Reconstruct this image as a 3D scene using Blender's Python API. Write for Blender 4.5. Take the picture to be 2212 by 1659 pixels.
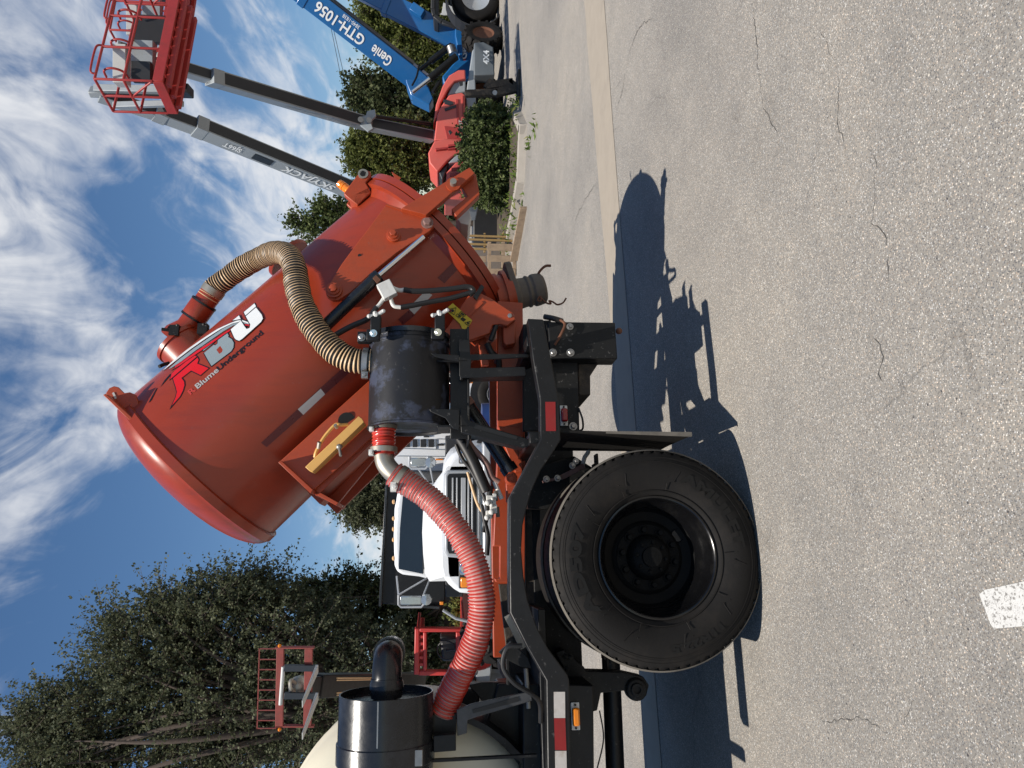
import bpy, bmesh, math, random
import numpy as np
from math import sin, cos, pi, radians, atan2, sqrt, hypot, degrees
from mathutils import Vector, Matrix
random.seed(7); RNG = np.random.default_rng(7)
V = Vector
scene = bpy.context.scene
for o in list(bpy.data.objects): bpy.data.objects.remove(o)
col = scene.collection

# ------------------------------------------------------------------ camera (portrait phone picture stored on its side)
FOC, PITCH, EYE = 715.0, radians(5.5), 1.6
FW = V((0, cos(PITCH), -sin(PITCH))); DN = V((0, -sin(PITCH), -cos(PITCH))); RT = V((1, 0, 0))
cd = bpy.data.cameras.new('camera'); cam = bpy.data.objects.new('camera', cd); col.objects.link(cam)
cd.sensor_fit = 'HORIZONTAL'; cd.sensor_width = 36; cd.lens = 36 * FOC / 1024; cd.clip_start = 0.05; cd.clip_end = 2000
m = Matrix.Identity(4)
for i, ax_ in enumerate((DN, RT, -FW)):
    for j in range(3): m[j][i] = ax_[j]
m.translation = (0, 0, EYE); cam.matrix_world = m
scene.camera = cam
CAM = V((0, 0, EYE)); PX = 1024 / 2212.0

def ray(x, y): return FW + DN * ((x * PX - 512) / FOC) + RT * ((384 - y * PX) / FOC)
def at(x, y, Y):                    # measured image point -> world point at distance Y
    r = ray(x, y); return CAM + r * (Y / r.y)
def mpp(Y): return Y * PX / FOC     # metres per measured unit at distance Y
def gnd(x, y, z=0.0):
    r = ray(x, y); return CAM + r * ((z - EYE) / r.z)

# ------------------------------------------------------------------ sky, sun, exposure
SUN = V((-0.15, -0.40, 1.0)).normalized()
elev = math.asin(SUN.z); azim = atan2(SUN.x, SUN.y)
w = bpy.data.worlds.new('World'); scene.world = w; w.use_nodes = True
N = w.node_tree.nodes; L = w.node_tree.links; N.clear()
def wn(t, **k):
    n = N.new(t)
    for a_, b_ in k.items(): setattr(n, a_, b_)
    return n
def wmath(op, a, b=None, clamp=False):
    n = wn('ShaderNodeMath', operation=op); n.use_clamp = clamp
    for i, q in enumerate((a, b)):
        if q is None: continue
        if isinstance(q, (int, float)): n.inputs[i].default_value = q
        else: L.new(q, n.inputs[i])
    return n.outputs[0]
sky = wn('ShaderNodeTexSky', sky_type='NISHITA'); sky.sun_disc = False
sky.sun_elevation = elev; sky.sun_rotation = azim; sky.altitude = 300; sky.air_density = 1.0; sky.dust_density = 0.3; sky.ozone_density = 2.5
tc = wn('ShaderNodeTexCoord')
sep = wn('ShaderNodeSeparateXYZ'); L.new(tc.outputs['Generated'], sep.inputs[0])
den = wmath('ADD', wmath('MAXIMUM', sep.outputs[2], 0.0), 0.28)
cx_ = wmath('DIVIDE', sep.outputs[0], den); cy_ = wmath('DIVIDE', sep.outputs[1], den)
cmb = wn('ShaderNodeCombineXYZ'); L.new(cx_, cmb.inputs[0]); L.new(cy_, cmb.inputs[1])
def wnoise(vec, scale, detail, dist=0.0, rough=0.55, loc=(0, 0, 0), rot=0, sc=(1, 1, 1)):
    mp = wn('ShaderNodeMapping'); mp.inputs['Location'].default_value = loc; mp.inputs['Rotation'].default_value = (0, 0, rot); mp.inputs['Scale'].default_value = sc
    L.new(vec, mp.inputs[0])
    n = wn('ShaderNodeTexNoise'); n.inputs['Scale'].default_value = scale; n.inputs['Detail'].default_value = detail
    n.inputs['Roughness'].default_value = rough; n.inputs['Distortion'].default_value = dist; L.new(mp.outputs[0], n.inputs['Vector'])
    return n.outputs['Fac']
big = wnoise(cmb.outputs[0], 3.2, 4, 0.5, 0.55, loc=(3.1, 1.7, 0), rot=-0.45, sc=(1.5, 1, 1))
wisp = wnoise(cmb.outputs[0], 3.4, 7, 1.3, 0.54, loc=(0.4, 5.2, 0), rot=-0.45, sc=(2.3, 1.0, 1))
fine = wnoise(cmb.outputs[0], 11.0, 4, 0.8, 0.62, rot=-0.45, sc=(1.9, 1, 1))
blob = None
for (bx_, by_, rad, wt) in ((140, 60, 300, .5), (130, 400, 260, .7), (150, 680, 240, .8), (200, 900, 190, .7), (110, 1120, 150, .6), (20, 1480, 150, .5), (70, 1300, 180, .35),
                            (500, 450, 220, .55), (600, 200, 260, .4), (680, 600, 200, .6), (770, 1120, 210, .9),
                            (310, 420, 170, -1.0), (340, 620, 160, -.9), (40, 830, 130, -.8), (430, 120, 130, -.4), (420, 1220, 250, -1.0), (240, 1350, 200, -.8)):
    d = ray(bx_, by_).normalized(); k = 2.0 / (rad * PX / FOC) ** 2
    dp = wn('ShaderNodeVectorMath', operation='DOT_PRODUCT'); L.new(tc.outputs['Generated'], dp.inputs[0]); dp.inputs[1].default_value = d
    e = wmath('MULTIPLY', wmath('EXPONENT', wmath('MULTIPLY', wmath('SUBTRACT', dp.outputs['Value'], 1.0), k)), wt)
    blob = e if blob is None else wmath('ADD', blob, e)
dens = wmath('ADD', wmath('ADD', wmath('MULTIPLY', big, 0.5), wmath('MULTIPLY', wisp, 0.95)), wmath('MULTIPLY', fine, 0.22))
dens = wmath('ADD', dens, wmath('MULTIPLY', blob, 0.40))
mr = wn('ShaderNodeMapRange', interpolation_type='SMOOTHSTEP'); mr.inputs['From Min'].default_value = 0.88; mr.inputs['From Max'].default_value = 1.42
mr.inputs['To Max'].default_value = 0.93
L.new(dens, mr.inputs['Value'])
mix = wn('ShaderNodeMix', data_type='RGBA'); L.new(mr.outputs[0], mix.inputs['Factor'])
hs = wn('ShaderNodeHueSaturation'); hs.inputs['Saturation'].default_value = 1.16; hs.inputs['Value'].default_value = 1.4; L.new(sky.outputs[0], hs.inputs['Color'])
L.new(hs.outputs[0], mix.inputs[6]); mix.inputs[7].default_value = (11.2, 11.4, 11.8, 1)
bg = wn('ShaderNodeBackground'); bg.inputs['Strength'].default_value = 0.062; L.new(mix.outputs[2], bg.inputs['Color'])
ow = wn('ShaderNodeOutputWorld'); L.new(bg.outputs[0], ow.inputs[0])
w.cycles.sampling_method = 'MANUAL'; w.cycles.sample_map_resolution = 256
sl = bpy.data.lights.new('sun', 'SUN'); sl.energy = 5.0; sl.angle = radians(0.53); sl.color = (1, 0.94, 0.85)
so = bpy.data.objects.new('sun', sl); col.objects.link(so); so.rotation_euler = SUN.to_track_quat('Z', 'Y').to_euler(); so.location = (0, 0, 20)
vs = scene.view_settings; vs.view_transform = 'Standard'; vs.look = 'None'; vs.exposure = 0.24; vs.gamma = 1.0; vs.use_curve_mapping = False
scene.render.engine = 'CYCLES'; scene.cycles.max_bounces = 6; scene.cycles.diffuse_bounces = 3; scene.cycles.glossy_bounces = 3; scene.cycles.transparent_max_bounces = 4; scene.render.resolution_x = 1024; scene.render.resolution_y = 768

# ------------------------------------------------------------------ materials
MATS = {}
def mat(name, base, rough=0.5, metal=0.0, var=0.12, vscale=6.0, dirt=0.0, dirtcol=(.10, .085, .065), bump=0.0, bscale=60.0, coat=0.0, spec=0.5, rvar=0.12, dscale=3.0, dlo=.5, scratch=0.0, trans=0.0, alpha=1.0, drange=.25, streak=0.0):
    mt = bpy.data.materials.new(name); mt.use_nodes = True; n = mt.node_tree.nodes; l = mt.node_tree.links
    p = n['Principled BSDF']; p.inputs['Metallic'].default_value = metal; p.inputs['Coat Weight'].default_value = coat; p.inputs['Coat Roughness'].default_value = 0.12
    p.inputs['Specular IOR Level'].default_value = spec; p.inputs['Alpha'].default_value = alpha
    if trans: p.inputs['Transmission Weight'].default_value = trans
    tcn = n.new('ShaderNodeTexCoord')
    def noise(s, d=5, r=.6):
        q = n.new('ShaderNodeTexNoise'); q.inputs['Scale'].default_value = s; q.inputs['Detail'].default_value = d; q.inputs['Roughness'].default_value = r
        l.new(tcn.outputs['Object'], q.inputs['Vector']); return q.outputs['Fac']
    nz = noise(vscale)
    mx = n.new('ShaderNodeMix'); mx.data_type = 'RGBA'; l.new(nz, mx.inputs['Factor'])
    mx.inputs[6].default_value = (*[c * (1 - var) for c in base], 1); mx.inputs[7].default_value = (*[min(1, c * (1 + var)) for c in base], 1)
    colr = mx.outputs[2]
    if dirt > 0:
        mrn = n.new('ShaderNodeMapRange'); mrn.inputs['From Min'].default_value = dlo; mrn.inputs['From Max'].default_value = dlo + drange; mrn.inputs['To Max'].default_value = dirt
        l.new(noise(dscale, 8, .68), mrn.inputs['Value'])
        m2 = n.new('ShaderNodeMix'); m2.data_type = 'RGBA'; l.new(mrn.outputs[0], m2.inputs['Factor']); l.new(colr, m2.inputs[6]); m2.inputs[7].default_value = (*dirtcol, 1)
        colr = m2.outputs[2]
    if streak > 0:
        mpn = n.new('ShaderNodeMapping'); mpn.inputs['Scale'].default_value = (16, 16, 1.3); l.new(tcn.outputs['Object'], mpn.inputs[0])
        qn = n.new('ShaderNodeTexNoise'); qn.inputs['Scale'].default_value = 1.0; qn.inputs['Detail'].default_value = 6; qn.inputs['Roughness'].default_value = .65; l.new(mpn.outputs[0], qn.inputs['Vector'])
        mrk = n.new('ShaderNodeMapRange'); mrk.inputs['From Min'].default_value = .5; mrk.inputs['From Max'].default_value = .72; mrk.inputs['To Max'].default_value = streak; l.new(qn.outputs['Fac'], mrk.inputs['Value'])
        m4 = n.new('ShaderNodeMix'); m4.data_type = 'RGBA'; l.new(mrk.outputs[0], m4.inputs['Factor']); l.new(colr, m4.inputs[6]); m4.inputs[7].default_value = (*[c * .45 + .012 for c in base], 1)
        colr = m4.outputs[2]
    if scratch > 0:
        mrs = n.new('ShaderNodeMapRange'); mrs.inputs['From Min'].default_value = .63; mrs.inputs['From Max'].default_value = .68; mrs.inputs['To Max'].default_value = scratch
        l.new(noise(38, 4, .75), mrs.inputs['Value'])
        m3 = n.new('ShaderNodeMix'); m3.data_type = 'RGBA'; l.new(mrs.outputs[0], m3.inputs['Factor']); l.new(colr, m3.inputs[6]); m3.inputs[7].default_value = (.16, .15, .14, 1)
        colr = m3.outputs[2]
    l.new(colr, p.inputs['Base Color'])
    rr = n.new('ShaderNodeMapRange'); rr.inputs['To Min'].default_value = max(.02, rough - rvar); rr.inputs['To Max'].default_value = min(1, rough + rvar); l.new(noise(vscale * 1.7), rr.inputs['Value'])
    l.new(rr.outputs[0], p.inputs['Roughness'])
    if bump > 0:
        bn = n.new('ShaderNodeBump'); bn.inputs['Strength'].default_value = bump; bn.inputs['Distance'].default_value = 0.01; l.new(noise(bscale, 4), bn.inputs['Height']); l.new(bn.outputs[0], p.inputs['Normal'])
    MATS[name] = mt; return mt
mat('tank_red', (.29, .034, .0105), .36, spec=.5, var=.12, vscale=2.2, dirt=.35, dirtcol=(.29, .055, .026), dscale=1.8, dlo=.5, coat=.2, bump=.06, bscale=16, streak=.42, scratch=.12, rvar=.16)
mat('frame_red', (.36, .050, .012), .45, scratch=.2, streak=.3, var=.15, vscale=5, dirt=.4, dirtcol=(.12, .05, .03), dscale=5, bump=.08)
mat('dark_red_tape', (.10, .008, .012), .3, var=.2, vscale=20)
mat('black_paint', (.007, .007, .0075), .42, var=.3, vscale=8, dirt=.3, dirtcol=(.026, .026, .027), dscale=6, bump=.08, scratch=.35, spec=.35)
mat('black_gloss', (.010, .011, .013), .26, var=.3, vscale=9, dirt=.45, dirtcol=(.05, .055, .065), dscale=4, bump=.04, rvar=.14)
mat('black_blotch', (.012, .012, .014), .46, var=.3, vscale=8, dirt=.9, dirtcol=(.045, .053, .082), dscale=5.5, dlo=.52, drange=.07, scratch=.2, spec=.35)
mat('chassis_black', (.008, .008, .008), .55, var=.35, vscale=10, spec=.3, dirt=.6, dirtcol=(.026, .024, .021), dscale=5, bump=.15, scratch=.5)
mat('muddy', (.045, .035, .026), .8, var=.5, vscale=18, dirt=.8, dirtcol=(.16, .12, .08), dscale=9, bump=.3)
mat('rubber', (.0105, .0093, .0084), .72, var=.35, vscale=7, dirt=.7, dirtcol=(.028, .0225, .0175), dscale=3.5, bump=.1, bscale=120, spec=.22)
mat('rubber_raised', (.007, .0065, .006), .5, var=.2, spec=.3)
mat('rim_black', (.004, .004, .0045), .22, var=.3, vscale=14, dirt=.3, dirtcol=(.03, .028, .025), dscale=9)
mat('hub_black', (.0045, .0045, .0045),   .6, spec=.12, var=.4, vscale=30, dirt=.5, dirtcol=(.008, .0075, .007), dscale=20, bump=.3)
mat('disc_black', (.004, .004, .004), .6, var=.3, spec=.12); mat('rubber_dusty_sunlit', (.14, .125, .105), .85, var=.3, vscale=9, dirt=.6, dirtcol=(.03, .027, .024), dscale=7, spec=.2)  # dusty rubber, paled to paint in the sun on its edges
mat('worn_lit_black', (.045, .046, .05), .33, var=.4, vscale=14, dirt=.5, dirtcol=(.12, .12, .125), dscale=9, dlo=.52, scratch=.5)  # scratched black, greyed to carry the sunlit sheen of the fender top
mat('chrome', (.75, .75, .76), .12, 1.0, var=.05)
mat('steel', (.36, .35, .34), .42, .9, var=.2, vscale=20, dirt=.5, dirtcol=(.12, .09, .06), dscale=12)
mat('galvanised', (.36, .335, .285), .46, .7, var=.22, vscale=14, dirt=.5, dirtcol=(.24, .21, .15), dscale=7)
mat('white_metal', (.66, .65, .61), .4, var=.12, vscale=20, dirt=.4, dirtcol=(.3, .27, .22), dscale=14)
mat('hose_tan', (.66, .44, .24), .5, var=.15, vscale=7, dirt=.3, dirtcol=(.36, .23, .12), dscale=5)
mat('hose_black', (.012, .011, .011), .5, var=.2)
mat('hose_red', (.50, .042, .026), .33, var=.15, vscale=6, dirt=.3, dirtcol=(.35, .10, .08), dscale=6, coat=.3)
mat('hose_pale', (.46, .27, .245), .4, var=.15, vscale=9, dirt=.3, dirtcol=(.36, .16, .14), dscale=9)
mat('poly_tank', (.76, .70, .54), .5, var=.06, vscale=3, dirt=.2, dirtcol=(.5, .42, .28), dscale=2)
mat('yellow_paint', (.72, .40, .11), .5, var=.12, vscale=8, dirt=.3, dirtcol=(.3, .14, .05), dscale=8)
mat('label_yellow', (.62, .45, .02), .4, var=.08); mat('label_white', (.52, .52, .50), .45, var=.08, vscale=20, dirt=.3, dirtcol=(.35, .33, .3), dscale=20)
mat('ink_black', (.008, .008, .009), .4, var=.1); mat('logo_red', (.62, .012, .014), .3, var=.05); mat('logo_grey', (.25, .30, .32), .3, var=.05)
mat('logo_white', (.78, .79, .78), .3, var=.04); mat('text_grey', (.40, .39, .38), .4, var=.1); mat('text_red', (.5, .05, .04), .4, var=.05)
mat('reflect_red', (.24, .011, .012), .35, var=.15, vscale=30, dirt=.4, dirtcol=(.16, .03, .02), dscale=12)
mat('reflect_white', (.50, .46, .42), .4, var=.2, vscale=40, dirt=.7, dirtcol=(.22, .14, .08), dscale=16)
mat('lens_red', (.28, .004, .008), .2, var=.2, vscale=40, coat=.5); mat('lens_amber', (.75, .22, .01), .2, var=.12, vscale=40, coat=.5)
mat('amber_beacon', (.85, .24, .015), .15, var=.1, vscale=30, coat=.6)
mat('canvas_grey', (.125, .103, .08), .75, var=.25, vscale=14, dirt=.6, dirtcol=(.09, .07, .05), dscale=9, bump=.25)
mat('rust', (.13, .05, .025), .8, var=.4, vscale=25, bump=.3)
mat('rust_strap', (.22, .12, .10), .7, var=.4, vscale=25)
mat('white_paint', (.76, .77, .78), .32, var=.04, vscale=3, dirt=.12, dirtcol=(.5, .48, .44), dscale=4, coat=.3)
mat('black_glass', (.012, .016, .018), .06, var=.1, rvar=.02, coat=.4)
mat('black_plastic', (.02, .02, .021), .5, var=.2); mat('grille_grey', (.42, .43, .44), .3, .3, var=.08)
mat('lamp_pale', (.62, .36, .16), .25, var=.2); mat('lamp_clear', (.35, .37, .38), .12, .6, var=.2, vscale=30)
mat('sj_red', (.62, .11, .085), .5, var=.1, vscale=3, dirt=.35, dirtcol=(.46, .16, .13), dscale=2.5)
mat('sj_basket', (.36, .032, .028), .5, var=.2, vscale=8, dirt=.5, dirtcol=(.17, .04, .03), dscale=6)
mat('sj_grey', (.29, .315, .33), .45, var=.12, vscale=2, dirt=.4, dirtcol=(.20, .21, .22), dscale=3)
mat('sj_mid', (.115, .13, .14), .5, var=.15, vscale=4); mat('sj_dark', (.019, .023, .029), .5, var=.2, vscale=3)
mat('genie_blue', (.008, .105, .30), .38, var=.12, vscale=3, dirt=.35, dirtcol=(.04, .13, .27), dscale=4, coat=.2)
mat('red_machine', (.46, .035, .028), .45, var=.15, vscale=5, dirt=.3, dirtcol=(.25, .04, .03), dscale=6)
mat('rust_red', (.24, .045, .035), .65, var=.3, vscale=14, dirt=.6, dirtcol=(.11, .05, .035), dscale=10)
mat('wood', (.30, .215, .14), .8, var=.35, vscale=7, dirt=.6, dirtcol=(.13, .085, .055), dscale=10, bump=.2)
mat('wood_fence', (.055, .036, .024), .85, var=.4, vscale=8)
mat('pallet_yellow', (.30, .19, .07), .7, var=.2)
mat('concrete', (.34, .305, .26), .85, var=.14, vscale=9, dirt=.4, dirtcol=(.24, .21, .175), dscale=4, bump=.25, bscale=140)
mat('soil', (.07, .052, .036), .95, var=.4, vscale=12, bump=.4)
mat('line_white', (.56, .55, .52), .8, var=.15, vscale=60, dirt=.85, dirtcol=(.17, .158, .142), dscale=95, dlo=.535, drange=.05, bump=.4, bscale=200)
mat('wire', (.03, .03, .032), .6); mat('blue_plastic', (.008, .03, .13), .4, var=.1)
mat('bark', (.075, .055, .042), .9, var=.4, vscale=14, bump=.5, bscale=30); mat('bark_pale', (.28, .25, .22), .85, var=.3, vscale=20)

def leafmat(name, c0, c1, c2, trans=.25):
    mt = bpy.data.materials.new(name); mt.use_nodes = True; n = mt.node_tree.nodes; l = mt.node_tree.links; n.clear()
    at_ = n.new('ShaderNodeAttribute'); at_.attribute_name = 'rnd'
    cr = n.new('ShaderNodeValToRGB'); l.new(at_.outputs['Fac'], cr.inputs[0]); e = cr.color_ramp.elements
    e[0].color = (*c0, 1); e[1].color = (*c2, 1); q = e.new(.55); q.color = (*c1, 1)
    p = n.new('ShaderNodeBsdfPrincipled'); p.inputs['Roughness'].default_value = .62; l.new(cr.outputs[0], p.inputs['Base Color']); p.inputs['Specular IOR Level'].default_value = .2
    t = n.new('ShaderNodeBsdfTranslucent'); l.new(cr.outputs[0], t.inputs[0])
    mx = n.new('ShaderNodeMixShader'); mx.inputs[0].default_value = trans; l.new(p.outputs[0], mx.inputs[1]); l.new(t.outputs[0], mx.inputs[2])
    o = n.new('ShaderNodeOutputMaterial'); l.new(mx.outputs[0], o.inputs[0]); MATS[name] = mt
leafmat('leaf_oak', (.055, .066, .036), (.105, .117, .064), (.165, .172, .10), .34)
leafmat('leaf_dark', (.024, .034, .014), (.06, .074, .029), (.13, .14, .06), .3)
leafmat('leaf_olive', (.05, .066, .016), (.115, .135, .034), (.22, .23, .07), .34)
leafmat('leaf_bush', (.045, .066, .02), (.095, .125, .04), (.18, .205, .085), .32)
leafmat('leaf_grass', (.06, .10, .015), (.12, .18, .03), (.25, .24, .08))

def asphalt():
    mt = bpy.data.materials.new('asphalt'); mt.use_nodes = True; n = mt.node_tree.nodes; l = mt.node_tree.links; p = n['Principled BSDF']
    tcn = n.new('ShaderNodeTexCoord'); P = tcn.outputs['Object']
    def noise(s, d=4, r=.6, dist=0, vec=P):
        q = n.new('ShaderNodeTexNoise'); q.inputs['Scale'].default_value = s; q.inputs['Detail'].default_value = d; q.inputs['Roughness'].default_value = r; q.inputs['Distortion'].default_value = dist
        l.new(vec, q.inputs['Vector']); return q
    def ramp(v, pts):
        c = n.new('ShaderNodeValToRGB'); l.new(v, c.inputs[0]); e = c.color_ramp.elements
        e[0].position = pts[0][0]; e[0].color = (*pts[0][1], 1); e[1].position = pts[-1][0]; e[1].color = (*pts[-1][1], 1)
        for q in pts[1:-1]: k = e.new(q[0]); k.color = (*q[1], 1)
        return c.outputs[0]
    def mixc(f, a, b, mode='MIX'):
        x = n.new('ShaderNodeMix'); x.data_type = 'RGBA'; x.blend_type = mode
        for s_, q in ((0, f), (6, a), (7, b)):
            if isinstance(q, float): x.inputs[s_].default_value = q
            elif isinstance(q, tuple): x.inputs[s_].default_value = q
            else: l.new(q, x.inputs[s_])
        return x.outputs[2]
    def rng(v, a, b, c=0., d=1.):
        r_ = n.new('ShaderNodeMapRange'); l.new(v, r_.inputs[0])
        for i, q in enumerate((a, b, c, d)): r_.inputs[i + 1].default_value = q
        return r_.outputs[0]
    vo = n.new('ShaderNodeTexVoronoi'); vo.inputs['Scale'].default_value = 185; vo.inputs['Randomness'].default_value = 1; l.new(P, vo.inputs['Vector'])
    sc = n.new('ShaderNodeSeparateColor'); l.new(vo.outputs['Color'], sc.inputs[0])
    stone = ramp(sc.outputs[0], [(0, (.09, .09, .092)), (.25, (.148, .142, .134)), (.5, (.242, .225, .20)), (.75, (.37, .345, .305)), (.92, (.51, .48, .425)), (1, (.70, .67, .61))])
    tint = ramp(sc.outputs[1], [(0, (.85, .9, 1.0)), (.6, (1, 1, 1)), (1, (1.15, .98, .86))])
    stone = mixc(1.0, stone, tint, 'MULTIPLY')
    matrix = (.238, .221, .196, 1)
    edge = rng(vo.outputs['Distance'], .30, .62)
    c = mixc(edge, stone, matrix)
    vo2 = n.new('ShaderNodeTexVoronoi'); vo2.inputs['Scale'].default_value = 44; l.new(P, vo2.inputs['Vector'])
    sc2 = n.new('ShaderNodeSeparateColor'); l.new(vo2.outputs['Color'], sc2.inputs[0])
    spot = n.new('ShaderNodeMath'); spot.operation = 'MULTIPLY'; l.new(rng(sc2.outputs[0], .93, .96), spot.inputs[0]); l.new(rng(vo2.outputs['Distance'], .26, .12), spot.inputs[1])
    c = mixc(spot.outputs[0], c, ramp(sc2.outputs[1], [(0, (.05, .05, .055)), (.5, (.1, .09, .08)), (.55, (.5, .46, .4)), (1, (.6, .55, .46))]))
    # worn, paler and darker areas
    c = mixc(1.0, c, ramp(noise(.35, 5, .6, .4).outputs[0], [(.25, (.74, .75, .77)), (.5, (1, 1, 1)), (.75, (1.2, 1.17, 1.12))]), 'MULTIPLY')
    c = mixc(1.0, c, ramp(noise(3.5, 6, .7).outputs[0], [(.3, (.90, .90, .90)), (.7, (1.08, 1.07, 1.05))]), 'MULTIPLY')
    # oil stains
    st = noise(.9, 6, .7, .8).outputs[0]
    c = mixc(rng(st, .62, .74, 0., .3), c, (.09, .08, .07, 1))
    # cracks: long wandering seams
    wob = noise(2.2, 6, .6).outputs['Color']
    va = n.new('ShaderNodeVectorMath'); va.operation = 'MULTIPLY_ADD'; l.new(wob, va.inputs[0]); va.inputs[1].default_value = (.4, .4, 0); l.new(P, va.inputs[2])
    vc = n.new('ShaderNodeTexVoronoi'); vc.feature = 'DISTANCE_TO_EDGE'; vc.inputs['Scale'].default_value = .33; l.new(va.outputs[0], vc.inputs['Vector'])
    gate = rng(noise(.8, 3).outputs[0], .47, .60)
    crk = n.new('ShaderNodeMath'); crk.operation = 'MULTIPLY'; l.new(rng(vc.outputs['Distance'], .0024, .0008, 0., .35), crk.inputs[0]); l.new(gate, crk.inputs[1])
    c = mixc(crk.outputs[0], c, (.055, .05, .047, 1))
    l.new(c, p.inputs['Base Color']); p.inputs['Roughness'].default_value = .86; p.inputs['Specular IOR Level'].default_value = .3
    h = n.new('ShaderNodeMath'); h.operation = 'ADD'; l.new(rng(vo.outputs['Distance'], 0., .6, 1., 0.), h.inputs[0]); l.new(noise(300, 3).outputs[0], h.inputs[1])
    bn = n.new('ShaderNodeBump'); bn.inputs['Strength'].default_value = .35; bn.inputs['Distance'].default_value = .004; l.new(h.outputs[0], bn.inputs['Height']); l.new(bn.outputs[0], p.inputs['Normal'])
    MATS['asphalt'] = mt
asphalt()
def flagmat(name, c0, c1, scale):   # weathered strip with long streaks
    mat(name, c0, .8, var=.12, vscale=scale, dirt=.5, dirtcol=c1, dscale=scale * .6, bump=.2, bscale=90)
flagmat('gutter_concrete', (.30, .258, .205), (.22, .19, .155), 6)

# ------------------------------------------------------------------ mesh helpers
def frame(d, side=None):
    d = V(d).normalized()
    if side is None: side = V((0, 0, 1)) if abs(d.z) < .95 else V((1, 0, 0))
    s = V(side); s = (s - d * s.dot(d)).normalized(); return d, s, d.cross(s).normalized()
class MB:
    def __init__(self): self.v = []; self.f = []; self.mi = []; self.cur = 0
    def add(self, vs_, fs):
        o = len(self.v); self.v += [tuple(q) for q in vs_]; self.f += [tuple(i + o for i in q) for q in fs]; self.mi += [self.cur] * len(fs); return self
    def box(self, c, s, R=None):
        c = V(c); q = []
        for i in (-1, 1):
            for j in (-1, 1):
                for k in (-1, 1):
                    p = V((i * s[0] / 2, j * s[1] / 2, k * s[2] / 2)); q.append(c + (R @ p if R else p))
        return self.add(q, [(0, 1, 3, 2), (4, 6, 7, 5), (0, 4, 5, 1), (2, 3, 7, 6), (0, 2, 6, 4), (1, 5, 7, 3)])
    def bar(self, p0, p1, w_, h_, side=None, w1=None, h1=None):   # w_ along side, h_ along the third axis
        p0 = V(p0); p1 = V(p1); d, s, u = frame(p1 - p0, side); w1 = w_ if w1 is None else w1; h1 = h_ if h1 is None else h1
        q = []
        for p, a, b in ((p0, w_, h_), (p1, w1, h1)):
            for i, j in ((-1, -1), (1, -1), (1, 1), (-1, 1)): q.append(p + s * (i * a / 2) + u * (j * b / 2))
        return self.add(q, [(0, 1, 2, 3), (7, 6, 5, 4), (0, 4, 5, 1), (1, 5, 6, 2), (2, 6, 7, 3), (3, 7, 4, 0)])
    def prism(self, pts, ext):            # planar polygon pts, extruded by vector ext
        e = V(ext); n_ = len(pts); a = [V(p) for p in pts]; b = [p + e for p in a]
        nrm = V((0, 0, 0))
        for i in range(n_): nrm += (a[i] - a[0]).cross(a[(i + 1) % n_] - a[0])
        fs = [tuple(range(n_)), tuple(range(2 * n_ - 1, n_ - 1, -1))] + [(i, i + n_, (i + 1) % n_ + n_, (i + 1) % n_) for i in range(n_)]
        if nrm.dot(e) > 0: fs = [tuple(reversed(q)) for q in fs]
        return self.add(a + b, fs)
    def tube(self, pts, r, n_=10, caps=True, closed=False):
        pts = [V(p) for p in pts]; k = len(pts); rs = r if isinstance(r, (list, tuple)) else [r] * k
        t0 = (pts[1] - pts[0]).normalized(); _, s, u = frame(t0); q = []
        for i, p in enumerate(pts):
            if closed: t = (pts[(i + 1) % k] - pts[i - 1]).normalized()
            else: t = (pts[min(i + 1, k - 1)] - pts[max(i - 1, 0)]).normalized()
            s = (s - t * s.dot(t)).normalized(); u = t.cross(s)
            for j in range(n_):
                a = 2 * pi * j / n_; q.append(p + (s * cos(a) + u * sin(a)) * rs[i])
        fs = []
        for i in range(k if closed else k - 1):
            i2 = (i + 1) % k
            for j in range(n_): fs.append((i * n_ + j, i * n_ + (j + 1) % n_, i2 * n_ + (j + 1) % n_, i2 * n_ + j))
        if caps and not closed: fs += [tuple(reversed(range(n_))), tuple(range((k - 1) * n_, k * n_))]
        return self.add(q, fs)
    def lathe(self, prof, o, d, n_=32, side=None, close=False):    # prof: (radius, distance along d)
        o = V(o); d, s, u = frame(d, side); q = []; k = len(prof)
        for (r, t) in prof:
            for j in range(n_):
                a = 2 * pi * j / n_; q.append(o + d * t + (s * cos(a) + u * sin(a)) * max(r, 1e-4))
        fs = []
        for i in range(k if close else k - 1):
            i2 = (i + 1) % k
            for j in range(n_): fs.append((i * n_ + j, i * n_ + (j + 1) % n_, i2 * n_ + (j + 1) % n_, i2 * n_ + j))
        return self.add(q, fs)
    def cyl(self, p0, p1, r, n_=20, r1=None):
        p0 = V(p0); p1 = V(p1); h = (p1 - p0).length; r1 = r if r1 is None else r1
        return self.lathe([(0, 0), (r, 0), (r1, h), (0, h)], p0, p1 - p0, n_)
    def ball(self, c, r, n_=12, sc=(1, 1, 1)):
        q = []; m_ = n_ // 2; c = V(c)
        for i in range(m_ + 1):
            t = pi * i / m_
            for j in range(n_):
                a = 2 * pi * j / n_; q.append(c + V((sin(t) * cos(a) * r * sc[0], sin(t) * sin(a) * r * sc[1], cos(t) * r * sc[2])))
        return self.add(q, [(i * n_ + j, (i + 1) * n_ + j, (i + 1) * n_ + (j + 1) % n_, i * n_ + (j + 1) % n_) for i in range(m_) for j in range(n_)])
    def bolt(self, p, d, r, h=None):
        h = h or r * .9; d = V(d).normalized()
        self.lathe([(0, 0), (r * 1.45, 0), (r * 1.45, h * .25), (0, h * .25)], p, d, 16)
        return self.lathe([(0, 0), (r, 0), (r, h), (r * .8, h * 1.12), (0, h * 1.12)], p, d, 6)
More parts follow.
